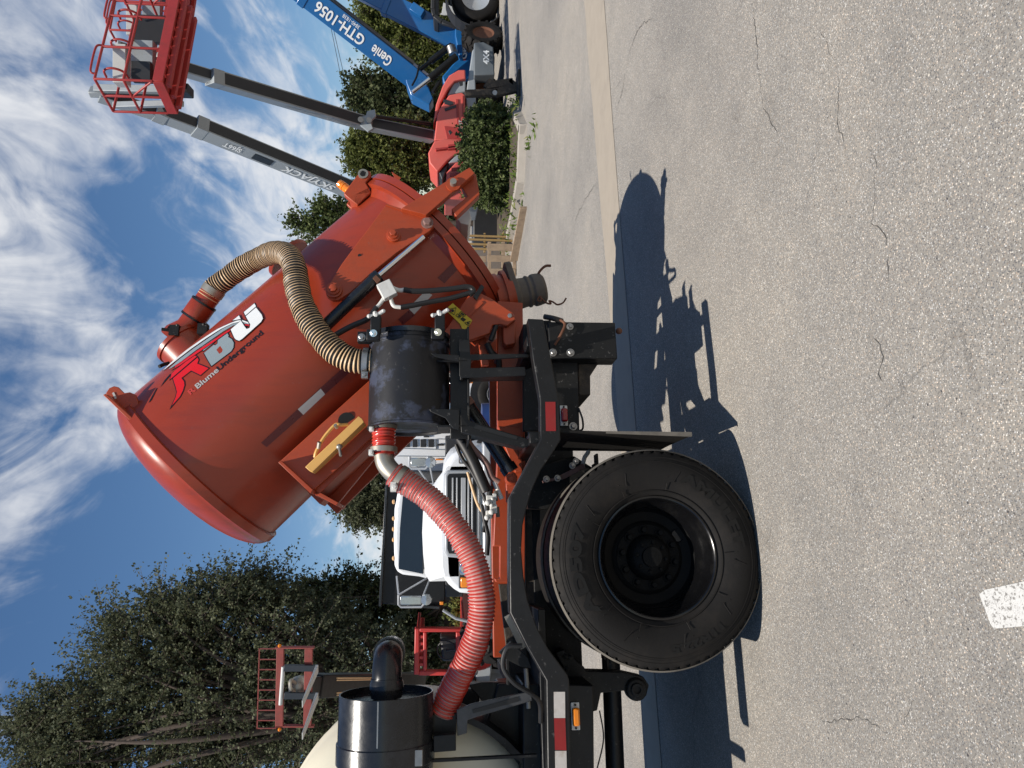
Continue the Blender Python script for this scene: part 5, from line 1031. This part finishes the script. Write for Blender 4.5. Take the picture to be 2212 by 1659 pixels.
# ------------------------------------------------------------------ blue telehandlers
bT = V((at(1090, 150, 23).x, 23, 0)); T1 = empty('telehandler', bT, 0, 'blue telehandler with raised lettered boom', 'telehandler')
q0 = at(915, 183, 22.6); q1 = at(600, -60, 21.0)
d1 = (q1 - q0).normalized(); s1 = V((d1.y, -d1.x, 0)).normalized(); s1 = s1 if (CAM - q0).dot(s1) > 0 else -s1
MB().bar(q0, q1, .48, .64, s1).obj('boom', 'genie_blue', T1, .02, off=bT); u1 = d1.cross(s1); u1 = u1 if u1.z > 0 else -u1
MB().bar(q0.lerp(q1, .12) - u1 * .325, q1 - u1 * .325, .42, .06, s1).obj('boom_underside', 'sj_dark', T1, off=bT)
MB().bar(onboom(q0, q1, 670), onboom(q0, q1, 655), .52, .70, s1).obj('boom_collar', 'genie_blue', T1, .02, off=bT)
btxt(q0, q1, 846, 806, 'Genie', .31, s1, .48, T1, bT, dy=.05); btxt(q0, q1, 788, 686, 'GTH-1056', .31, s1, .48, T1, bT, dy=.05); btxt(q0, q1, 770, 735, '3840-1838', .11, s1, .48, T1, bT, dy=-.21, bold=0)
h = MB(); pxprism(h, [(868, 130), (880, 150), (905, 165), (925, 186), (936, 212), (928, 226), (888, 206), (878, 180)], 22.3, .7); h.obj('boom_heel', 'genie_blue', T1, .03, off=bT)
pxprism(MB(), [(955, 165), (985, 130), (1000, 10), (1016, 10), (1022, 165), (1010, 170), (960, 185)], 22.2, 1.7).obj('engine_body', 'genie_blue', T1, .04, off=bT)
pxprism(MB(), [(983, 18), (990, 14), (998, 20), (1000, 125), (992, 125), (983, 75)], 22.0, .4).obj('body_shelf', 'genie_blue', T1, .03, off=bT)
text_on('Genie', at(1008, 128, 22.15), (1, 0, 0), (0, 0, 1), .22, 'logo_white', 'body_lettering', T1, bT, bold=.02)
for poly, mt in (([(1008, 66), (1022, 66), (1023, 79), (1008, 79)], 'label_white'), ([(1005, 79.5), (1023, 79.5), (1023, 92), (1005, 92)], 'black_plastic'), ([(1000, 124), (1006, 124), (1006, 130), (1000, 130)], 'reflect_red')): pxprism(MB(), poly, 22.17, .03).obj('body_sticker', mt, T1, off=bT)
lr = MB().cyl(at(986, 122, 21.9), at(928, 170, 21.9), .11, 20); lro = lr.obj('lift_ram', 'chassis_black', T1, off=bT); MB().cyl(at(930, 168, 21.9), at(890, 199, 21.9), .075, 18).obj('ram_rod', 'chrome', lro, off=bT)
MB().cyl(at(975, 98, 22.3), at(930, 133, 22.3), .10).cyl(at(932, 131, 22.3), at(902, 155, 22.3), .06).obj('lift_ram', 'black_paint', T1, off=bT)
MB().cyl(at(974, 100, 22.0), at(979, 116, 22.0), .14, 20).obj('muffler', 'steel', T1, off=bT)
MB().tube(spline([at(905, 140, 22.1), at(900, 165, 22.1), at(890, 185, 22.1)], 6), .03, 8).tube([at(935, 200, 22), at(950, 175, 22)], .06, 10).obj('hydraulic_line', 'black_paint', T1, off=bT)
for x, y, Y in ((1055, 120, 23.2), (1055, 190, 23.2), (1055, 120, 25), (1055, 190, 25)): c_ = at(x, y, Y); c_.z = .68; mwheel(T1, bT, c_, (.5, -.86, 0), .68, .42, .36, 'white_paint', 14)
bT2 = V((at(1090, 20, 21.5).x, 21.5, 0)); T2 = empty('telehandler', bT2, 0, 'blue telehandler with cab and wheel cut by the right edge', 'telehandler')
q0 = at(1000, 92, 22.4); q1 = at(700, -60, 22.0); d2 = (q1 - q0).normalized(); s2 = V((d2.y, -d2.x, 0)).normalized(); s2 = s2 if (CAM - q0).dot(s2) > 0 else -s2
MB().bar(q0, onboom(q0, q1, 842), .4, .62, s2).obj('boom', 'genie_blue', T2, .02, off=bT2); MB().bar(onboom(q0, q1, 848), q1, .34, .5, s2).obj('boom', 'genie_blue', T2, .02, off=bT2)
MB().bar(onboom(q0, q1, 843), onboom(q0, q1, 831), .46, .68, s2).obj('boom_collar', 'genie_blue', T2, .02, off=bT2)
MB().bar(at(890, 15, 21.9), at(915, 32, 21.9), .3, .25, s2).obj('boom_bracket', 'genie_blue', T2, .02, off=bT2)
pxprism(MB(), [(1004, 12), (1003, 40), (1015, 52), (1040, 60), (1060, 55), (1060, -70), (1000, -70)], 21.6, 1.8).obj('engine_body', 'genie_blue', T2, .04, off=bT2)
cabf = [(938, 35), (935, 20), (937, -80), (1002, -80), (1002, 62), (985, 58), (955, 48)]
for i in range(len(cabf)):
    a_, b_ = at(*cabf[i], 21.3), at(*cabf[(i + 1) % len(cabf)], 21.3); MB().bar(a_, b_, .12, .12, (0, 1, 0)).obj('cab_frame', 'black_plastic', T2, .02, off=bT2)
    MB().bar(a_ + V((0, 1.1, 0)), b_ + V((0, 1.1, 0)), .12, .12, (0, 1, 0)).obj('cab_frame', 'black_plastic', T2, .02, off=bT2)
pxprism(MB(), [(937, 36), (935, 20), (937, -80), (948, -80), (948, 40)], 21.3, 1.2).obj('cab_roof', 'black_plastic', T2, .03, off=bT2)
pxprism(MB(), [(950, 30), (954, 28), (958, 5), (1000, 25), (1000, 30), (960, 32)], 21.2, .05).obj('grab_rail', 'label_white', T2, .01, off=bT2)
pxprism(MB(), [(965, -40), (1000, -40), (1000, 10), (970, 14)], 21.8, .4).obj('seat', 'black_plastic', T2, .05, off=bT2)
c_ = at(1058, 4, 20.6); c_.z = .68; mwheel(T2, bT2, c_, (.12, -1, 0), .68, .42, .40, 'grille_grey')
an_ = MB(); c_ = at(1058, 4, 20.45); c_.z = .68
for k in range(14):
    a0 = radians(60 + k * 13); a1 = radians(60 + (k + 1) * 13); an_.bar(c_ + V((-.84 * sin(a0), 0, .84 * cos(a0))) if False else c_ + V((cos(a0) * .84, 0, sin(a0) * .84)), c_ + V((cos(a1) * .84, 0, sin(a1) * .84)), .55, .03, (0, 1, 0))
an_.obj('mudguard', 'black_plastic', T2, off=bT2)
for x in (-1, 1): mwheel(T2, bT2, V((bT2.x + 2.6 + x * .1, 21 + (x + 1) * 1.1, .68)), (.12, -1, 0), .68, .42, .40, 'white_paint')
mwheel(T2, bT2, V((c_.x, 23.2, .68)), (.12, -1, 0), .68, .42, .40, 'white_paint')
# black stabiliser leg standing in front of the boom lift
bS = gnd(1122, 188); bS = V((bS.x, bS.y, 0)); S_ = empty('stabiliser_leg', bS, 0, 'black steel stabiliser leg with flat foot near the kerb end', 'stabiliser'); Ys = bS.y
def sbar(a0, a1, w_, h_, nm): MB().bar(at(*a0, Ys), at(*a1, Ys), w_, h_, (0, 1, 0)).obj(nm, 'muddy', S_, .01, off=bS)
sbar((1004, 203), (1075, 200), .14, .13, 'leg_tube'); sbar((1070, 201), (1122, 190), .14, .16, 'leg_tube'); sbar((1050, 186), (1108, 178), .12, .15, 'brace'); sbar((1048, 190), (1060, 172), .1, .09, 'brace'); sbar((1100, 174), (1118, 190), .12, .10, 'brace')
MB().box((bS.x, bS.y, .03), (.55, .5, .05)).obj('foot_plate', 'muddy', S_, .01, off=bS); MB().cyl(at(1069, 200, Ys - .09), at(1069, 200, Ys - .16), .05).obj('pivot_pin', 'steel', S_, off=bS)

# ------------------------------------------------------------------ pallets and timber by the kerb
bP = gnd(1116, 545); PL = empty('wooden_pallet', (bP.x, bP.y, 0), 0, 'weathered wooden pallet standing on edge beside the kerb', 'pallet'); o_ = (bP.x, bP.y, 0)
for y0, y1, x0, x1, dY in ((551, 565, 1052, 1114, 0), (526, 541, 1052, 1115, 0), (580, 592, 1056, 1114, 0), (552, 566, 1000, 1050, .1)): pxprism(MB(), [(x0, y0), (x1, y0 + 1), (x1, y1 + 1), (x0, y1)], bP.y + dY, .025).obj('slat', 'wood', PL, .004, off=o_)
for x in (1054, 1084, 1108): pxprism(MB(), [(x, 522), (x + 7, 522), (x + 7, 596), (x, 596)], bP.y + .03, .10).obj('stringer', 'wood', PL, .004, off=o_)
bP2 = gnd(1112, 515); P2 = empty('wooden_pallet', (bP2.x, bP2.y + .5, 0), 0, 'yellow edged pallet leaning behind the weathered one', 'pallet'); o_ = (bP2.x, bP2.y + .5, 0)
for y0 in (506, 514, 524, 534): pxprism(MB(), [(1000, y0), (1112, y0 + 4), (1112, y0 + 8), (1000, y0 + 4)], bP2.y + .5, .08).obj('slat', 'pallet_yellow', P2, .004, off=o_)
for x in (1045, 1085): pxprism(MB(), [(x, 503), (x + 4, 503), (x + 4, 545), (x, 545)], bP2.y + .6, .1).obj('stringer', 'pallet_yellow', P2, .004, off=o_)
l0, l1 = gnd(1138, 448), gnd(1118, 562); ld = MB().bar(l0 + V((0, 0, .03)), l1 + V((0, 0, .06)), .2, .05, (0, 0, 1)); tag(ld.obj('timber_board', 'wood', None, .006), 'long weathered board lying on the asphalt along the kerb', 'board')
cp0 = V((at(1080, 470, 19.8).x, 19.8, 0)); cbx = MB(); pxprism(cbx, [(1022, 440), (1022, 520), (1105, 520), (1108, 430), (1040, 428)], 19.8, 1.0); tag(cbx.obj('dark_void_box', 'black_plastic', None, .04), 'black box standing in for the dark void behind the clipped shrub', 'dark box')  # black box added to fill the dark void behind the shrub

# ------------------------------------------------------------------ power lines
for k, (a_, b_, lab) in enumerate((((700, 90, 60), (770, 430, 70), 'overhead wire seen between the grey booms, left one'), ((680, 20, 60), (752, 400, 70), 'overhead wire passing behind the blue boom, upper one'))):
    p0 = at(*a_); p1 = at(*b_); e0 = p0 + (p0 - p1) * 1.2; e1 = p1 + (p1 - p0) * 1.6
    tag(MB().tube([e0.lerp(e1, t / 14) - V((0, 0, 1.2 * sin(pi * t / 14))) for t in range(15)], .022, 6).obj('power_line', 'wire'), lab, 'wire', 'overhead wires')

# ------------------------------------------------------------------ white dump truck facing the camera
bF = V((at(1060, 1130, 13).x, 13, 0)); FT = empty('dump_truck', bF, 0, 'white conventional cab dump truck with black dump body facing the camera', 'truck')
def fpx(poly, Y, dep, nm, mt, bev=.02, par=None, seg=3): return pxprism(MB(), poly, Y, dep).obj(nm, mt, par or FT, bev, off=bF, seg=seg)
fpx([(1075, 1284), (1010, 1285), (993, 1283), (980, 1275), (968, 1264), (960, 1253), (956, 1240), (954, 1200), (953, 1110), (955, 1040), (959, 1010), (966, 995), (975, 983), (992, 972), (1035, 962), (1075, 960)], 11.5, 1.2, 'front_fender', 'white_paint', .10, seg=5)
lo = MB(); fr = [(962, 1246), (957, 1225), (955, 1180), (954, 1110), (956, 1050), (959, 1022), (965, 1008)]; bkk = [(928, 1256), (918, 1238), (914, 1195), (912, 1150), (914, 1105), (920, 1076), (930, 1056)]
A_ = [at(x, y, 11.5) for x, y in fr]; M_ = [at(x * .55 + x2 * .45 - 3, y * .5 + y2 * .5, 12.1) for (x, y), (x2, y2) in zip(fr, bkk)]; B_ = [at(x, y, 12.75) for x, y in bkk]; dn = V((0, 0, -.5))
rows = [[p + dn for p in A_], A_, M_, B_, [p + dn for p in B_]]
q = [p for r in rows for p in r]; n_ = len(fr); lo.add(q, [(i * n_ + j, i * n_ + j + 1, (i + 1) * n_ + j + 1, (i + 1) * n_ + j) for i in range(4) for j in range(n_ - 1)])
hood = lo.obj('hood', 'white_paint', FT, .0, off=bF, ang=40)
cabp = [(1010, 1262), (925, 1252), (905, 1247), (870, 1243), (857, 1236), (852, 1222), (850, 1160), (852, 1100), (858, 1068), (866, 1056), (925, 1064), (1010, 1054)]
cab = fpx(cabp, 12.9, 1.3, 'cab', 'white_paint', .06)
ws = MB().add([at(871, 1062, 12.87), at(864, 1140, 12.85), at(861, 1229, 12.87), at(914, 1240, 12.80), at(916, 1160, 12.76), at(920, 1076, 12.80)], [(0, 1, 4, 5), (1, 2, 3, 4)])
ws.obj('windshield', 'black_glass', FT, off=bF)
for a0, a1 in (((914, 1238), (914, 1180)), ((915, 1150), (917, 1090))): MB().bar(at(*a0, 12.78), at(*a1, 12.76), .02, .03).obj('wiper', 'black_plastic', FT, off=bF)
for y in (1084, 1120, 1143, 1166, 1206): MB().ball(at(850, y, 12.95), .034, 10, (1.3, 1, .8)).obj('clearance_light', 'lamp_pale', FT, off=bF)
gz = fpx([(960, 1026), (966, 1017), (1030, 1016), (1036, 1024), (1036, 1190), (1026, 1204), (1010, 1208), (966, 1204), (960, 1190)], 11.38, .14, 'grille_surround', 'grille_grey', .03)
fpx([(966, 1030), (970, 1024), (1026, 1023), (1030, 1030), (1030, 1186), (1022, 1198), (970, 1196), (966, 1186)], 11.36, .03, 'grille_opening', 'ink_black', .005, gz)
for x, w_ in ((978, 1.6), (987, 1.6), (1001, 5), (1012, 1.6), (1020, 1.6)): fpx([(x - w_, 1032), (x + w_, 1032), (x + w_, 1190), (x - w_, 1190)], 11.33, .03, 'grille_bar', 'grille_grey', .004, gz)
for ya, yb, yc, yd in ((1213, 1243, 1248, 1270), (1000, 972, 968, 950)):
    fpx([(991, min(ya, yd) - 2), (1018, min(ya, yd) - 2), (1018, max(ya, yd) + 2), (991, max(ya, yd) + 2)], 11.44, .1, 'headlight_bezel', 'black_plastic', .02)
    h = fpx([(994, min(ya, yb)), (1015, min(ya, yb)), (1015, max(ya, yb)), (994, max(ya, yb))], 11.41, .05, 'headlight', 'lamp_clear', .02); MB().lathe([(0, 0), (.07, -.02), (.09, -.01)], at(1004, (ya + yb) / 2, 11.39), (0, 1, 0), 24).obj('reflector', 'chrome', h, off=bF)
    fpx([(995, min(yc, yd)), (1015, min(yc, yd)), (1015, max(yc, yd)), (995, max(yc, yd))], 11.40, .05, 'turn_signal', 'lens_amber', .02)
fpx([(1042, 955), (1062, 955), (1064, 1290), (1044, 1290)], 11.25, .25, 'bumper', 'grille_grey', .04)
fpx([(962, 950), (1000, 945), (1000, 1290), (962, 1290)], 12.8, 1.0, 'under_hood', 'black_plastic', .02)
for y, s_ in ((1298, 1), (999, -1)):     # west-coast mirrors
    y0, y1 = y - 13, y + 13
    if s_ < 0: xa, xb = 884, 924
    else: xa, xb = 861, 915
    mm = fpx([(xa + 3, y0 + 3), (xb - 4, y0 + 3), (xb - 4, y1 - 4), (xa + 3, y1 - 4)], 12.6, .05, 'mirror_head', 'lamp_clear', .02)
    P_ = [at(*p, 12.62) for p in ((xa, y0), (xa, y1 - 5), (xa + 5, y1), (xb - 5, y1), (xb, y1 - 5), (xb, y0))]; MB().tube(P_, .022, 8).obj('mirror_frame', 'grille_grey', mm, off=bF)
    ya = 1245 if s_ > 0 else 1060
    for xx, yy, xt in ((xa, y0, xa - 4), (xb, y0, xb + 16), (xa, y0, xb + 14)): MB().tube([at(xx, yy, 12.62), at(xt, ya, 12.9)], .017, 8).obj('mirror_arm', 'grille_grey', mm, off=bF)
    MB().lathe([(0, -.03), (.09, -.01), (.1, .02)], at(xb + 6, y - 2 if s_ > 0 else y, 12.6), (0, 1, 0), 20).obj('spot_mirror', 'lamp_clear', mm, off=bF)
dbp = [(836, 1040), (830, 1150), (820, 1288), (821, 1304), (850, 1307), (880, 1314), (952, 1316), (962, 1300), (966, 1040)]
dbody = fpx(dbp, 14.4, 3.6, 'dump_body', 'black_paint', .03)
fpx([(833, 1036), (838, 1036), (824, 1310), (818, 1310)], 14.3, .14, 'body_rail', 'black_gloss', .01, dbody); fpx([(880, 1306), (950, 1310), (950, 1316), (880, 1312)], 14.3, .1, 'body_rib', 'black_gloss', .01, dbody)
fpx([(950, 1300), (958, 1300), (958, 1307), (950, 1307)], 14.32, .06, 'side_marker', 'lens_amber', .01, dbody)
h = MB().tube([at(957, 1318, 13.6), at(985, 1336, 13.6), at(1010, 1342, 13.6)], .03, 8); h.obj('exhaust_stack', 'grille_grey', FT, off=bF)
for y, Y in ((1296, 12.1), (955, 12.1), (1296, 16.5), (955, 16.5)): c_ = at(1040, y - 12 * (1 if y > 1100 else -1), Y); c_.z = .52; mwheel(FT, bF, c_, (-1, -.05, 0), .52, .28, .29, 'white_paint')

# ------------------------------------------------------------------ white service truck behind
bW = V((at(1060, 900, 16.5).x, 16.5, 0)); WT = empty('service_truck', bW, 0, 'white enclosed service truck half hidden behind the red tank frame', 'truck')
def wpx(poly, Y, dep, nm, mt, bev=.01, par=None): return pxprism(MB(), poly, Y, dep).obj(nm, mt, par or WT, bev, off=bW)
body = wpx([(840, 905), (985, 905), (983, 960), (974, 1006), (940, 1046), (840, 1050)], 16.2, 2.2, 'box_body', 'white_paint', .03)
for k, (x0, x1) in enumerate(((874, 885), (891, 901), (908, 920), (925, 937))): v_ = wpx([(x0, 949), (x1, 949), (x1, 966), (x0, 966)], 16.17, .05, 'vent', 'black_plastic', .008, body)
for poly in ([(860, 968), (980, 972), (980, 973), (860, 969)], [(941, 948), (978, 949), (978, 950), (941, 949)], [(941, 949), (942, 949), (942, 970), (941, 970)], [(858, 985), (960, 986), (960, 987), (858, 986)]): wpx(poly, 16.175, .03, 'panel_seam', 'sj_grey', 0, body)
wpx([(944, 959), (959, 959), (959, 963), (944, 963)], 16.15, .05, 'door_handle', 'black_plastic', .006, body); wpx([(915, 942), (927, 942), (927, 945), (915, 945)], 16.15, .05, 'latch', 'black_plastic', .006, body)
wpx([(941, 991), (957, 991), (957, 994), (941, 994)], 16.16, .04, 'side_marker', 'lens_amber', .006, body)
wpx([(985, 905), (1045, 905), (1045, 1000), (985, 1000)], 16.5, 1.8, 'under_body', 'black_plastic')
wpx([(900, 770), (915, 790), (975, 760), (1000, 762), (1062, 768), (1070, 900), (985, 905), (900, 905)], 15.0, 2.2, 'cab', 'white_paint', .08)
wpx([(905, 795), (915, 795), (968, 778), (968, 890), (905, 895)], 14.97, .05, 'side_window', 'black_glass', .02)
c_ = at(1053, 851, 14.9); c_.z = .46; MB().lathe([(.0, 0), (.56, 0), (.56, .1), (0, .1)], c_ + V((0, -.0, .02)), (0, 1, 0), 32).obj('wheel_arch', 'ink_black', WT, off=bW)
for dx, dy in ((0, 0), (0, 1.9), (-2.6, 0), (-2.6, 1.9)): mwheel(WT, bW, c_ + V((dx, .05 + dy, 0)), (0, 1, 0), .43, .26, .24, 'chrome')
wpx([(1011, 817), (1030, 817), (1030, 828), (1011, 828)], 14.96, .05, 'turn_signal', 'lens_amber', .01)
bl0 = V((at(1056, 903, 13.4).x, 13.4, 0)); brl = MB().lathe([(0, 0), (.27, 0), (.29, .1), (.29, .28), (.30, .3), (.29, .32), (.29, .58), (.30, .6), (.29, .62), (.28, .88), (0, .9)], bl0, (0, 0, 1), 32); tag(brl.obj('plastic_barrel', 'blue_plastic'), 'blue plastic barrel glimpsed under the canister stand', 'barrel')

# ------------------------------------------------------------------ red telehandler with raised fork carriage
bR = V((at(1060, 1420, 15.2).x, 15.2, 0)); RT_ = empty('red_telehandler', bR, 0, 'red telehandler with rusty fork carriage raised in front of the oak', 'telehandler')
def rpx(poly, Y, dep, nm, mt, bev=.01, par=None): return pxprism(MB(), poly, Y, dep).obj(nm, mt, par or RT_, bev, off=bR)
for poly in ([(896, 1358), (906, 1358), (906, 1458), (894, 1458)], [(906, 1358), (1010, 1358), (1010, 1366), (906, 1366)], [(906, 1450), (1010, 1452), (1010, 1460), (904, 1460)], [(914, 1366), (922, 1366), (922, 1450), (914, 1450)], [(985, 1366), (1000, 1366), (1000, 1450), (985, 1450)]):
    rpx(poly, 14.2, .14, 'cab_frame', 'red_machine', .02); rpx(poly, 15.3, .12, 'cab_frame', 'red_machine', .02)
for y in (1376, 1391, 1406, 1421, 1436): rpx([(906, y - 3), (914, y - 3), (914, y + 3), (906, y + 3)], 14.22, 1.1, 'roof_slat', 'red_machine', .005)
for y in (1360, 1452): rpx([(900, y), (906, y), (906, y + 6), (900, y + 6)], 14.3, 1.1, 'roof_beam', 'red_machine', .01)
h = MB(); cc = at(965, 1405, 14.6); pts = [cc + V((cos(2 * pi * k / 24) * .19, sin(2 * pi * k / 24) * .05, sin(2 * pi * k / 24) * .19)) for k in range(24)]; h.tube(pts, .016, 8, closed=True); h.tube([cc, at(990, 1402, 14.4)], .02, 8); h.obj('steering_wheel', 'black_plastic', RT_, off=bR)
rpx([(950, 1375), (990, 1375), (990, 1430), (955, 1430)], 15.0, .3, 'seat', 'black_plastic', .05); rpx([(1000, 1350), (1040, 1350), (1045, 1470), (1000, 1470)], 14.1, 2.6, 'lower_body', 'red_machine', .04)
MB().ball(at(1035, 1418, 13.9), .30, 16, (.9, .6, 1)).obj('axle_housing', 'red_machine', RT_, off=bR)
rpx([(1027, 1440), (1048, 1416), (1055, 1416), (1062, 1425), (1062, 1452), (1058, 1478), (1030, 1480), (1026, 1456)], 13.9, .5, 'front_axle', 'sj_grey', .03); MB().ball(at(1022, 1450, 13.7), .10, 12).obj('grease_boss', 'lamp_clear', RT_, off=bR)
for y, Y in ((1376, 13.9), (1486, 13.9), (1376, 16.8), (1486, 16.8)): c_ = at(1062, y, Y); c_.z = .62; mwheel(RT_, bR, c_, (-.1, -1, 0) if False else (1, -.25, 0), .62, .42, .34, 'sj_grey', 14, tread='sj_grey' if False else 'rubber')
q0 = at(905, 1471, 16.4); q1 = at(676, 1481, 11.9)
d3 = (q1 - q0).normalized(); MB().bar(q0, q1, .36, .34, V((1, 0, 0))).obj('boom', 'black_paint', RT_, .02, off=bR); u3 = V((1, 0, 0)).cross(d3); u3 = u3 if u3.z > 0 else -u3
for ox in (-.13, -.10, .08, .11): MB().tube([q0.lerp(q1, .4) - u3 * .19 + V((ox, 0, 0)), q0.lerp(q1, .9) - u3 * .19 + V((ox * 1.2, 0, 0))], .012, 6).obj('boom_pipe', 'hose_tan', RT_, off=bR)
MB().bar(q1, at(650, 1484, 11.5), .3, .3, V((1, 0, 0))).obj('boom_head', 'black_paint', RT_, .02, off=bR)
Yc = 11.3
car = rpx([(594, 1572), (597, 1401), (613, 1401), (611, 1572)], Yc, .06, 'carriage_bar', 'rust_red', .006); rpx([(655, 1568), (658, 1402), (675, 1402), (672, 1568)], Yc, .06, 'carriage_bar', 'rust_red', .006)
for y in (1399, 1569): rpx([(594, y), (678, y), (678, y + 3), (594, y + 3)], Yc, .08, 'carriage_end', 'rust_red', .003)
for y in (1401, 1424, 1446, 1468, 1490, 1512, 1534, 1556, 1573): rpx([(558 + (y - 1401) * -.02, y), (596, y), (596, y + 1.6), (558 + (y - 1401) * -.02, y + 1.6)], Yc, .025, 'guard_bar', 'rust_red', 0)
rpx([(559, 1401), (561, 1401), (556, 1575), (554, 1575)], Yc, .025, 'guard_rail', 'rust_red', 0); MB().cyl(at(612, 1440, Yc - .02), at(606, 1522, Yc - .02), .03).obj('slide_shaft', 'label_white', RT_, off=bR)
MB().tube(spline([at(640, 1478, 11.4), at(628, 1470, 11.3), at(630, 1490, 11.3), at(650, 1492, 11.5)], 6), .03, 8).ball(at(645, 1482, 11.5), .16, 12).obj('tilt_motor', 'galvanised', RT_, off=bR)
for y in (1444, 1504):
    fk_ = rpx([(614, y - 7), (684, y - 6), (684, y + 7), (612, y + 7)], Yc - .06, .05, 'fork_shank', 'sj_dark', .004)
    p_ = at(685, y, Yc - .06); MB().bar(p_, p_ + V((-.08 if y < 1480 else -.10, -1.05, .02)), .12, .04, (1, 0, 0), .10, .012).obj('fork_tine', 'label_white', fk_, .003, off=bR)
for y in (1395, 1576): MB().ball(at(604, y, Yc), .03, 8).obj('carriage_light', 'lens_amber', RT_, off=bR)
# ------------------------------------------------------------------ board fence and kerb wall at the back left
bFe = V((-12.0, 26, 0)); FE = empty('board_fence', bFe, 0, 'dark brown board fence behind the red telehandler', 'fence')
fb_ = MB().box((0, 0, .95), (.19, .03, 1.9)); b0_ = fb_.obj('board', 'wood_fence', FE, .004); b0_.location = (-6, 0, 0)
for k in range(1, 62): c_ = b0_.copy(); col.objects.link(c_); c_.parent = FE; c_.location = (-6 + k * .2, 0, random.uniform(-.02, .02))
for z in (.4, 1.5): MB().box((0.1, .05, z), (12.4, .05, .1)).obj('fence_rail', 'wood_fence', FE)
wl0 = at(1050, 1330, 15.6); wl = MB().box((wl0.x - .2, 15.6, .3), (3.4, .25, .6)); tag(wl.obj('low_wall', 'concrete', None, .02), 'low pale concrete wall beside the dump truck', 'wall')

# things of one kind share a group
kinds = {'boom_lift': 'boom lifts parked behind the kerb', 'telehandler': 'blue telehandlers at the right edge', 'leafy_tree': 'leafy trees around the yard', 'wooden_pallet': 'pallets beside the kerb'}
for o in bpy.data.objects:
    g = kinds.get(o.name.split('.')[0])
    if g and o.parent is None: o['group'] = g
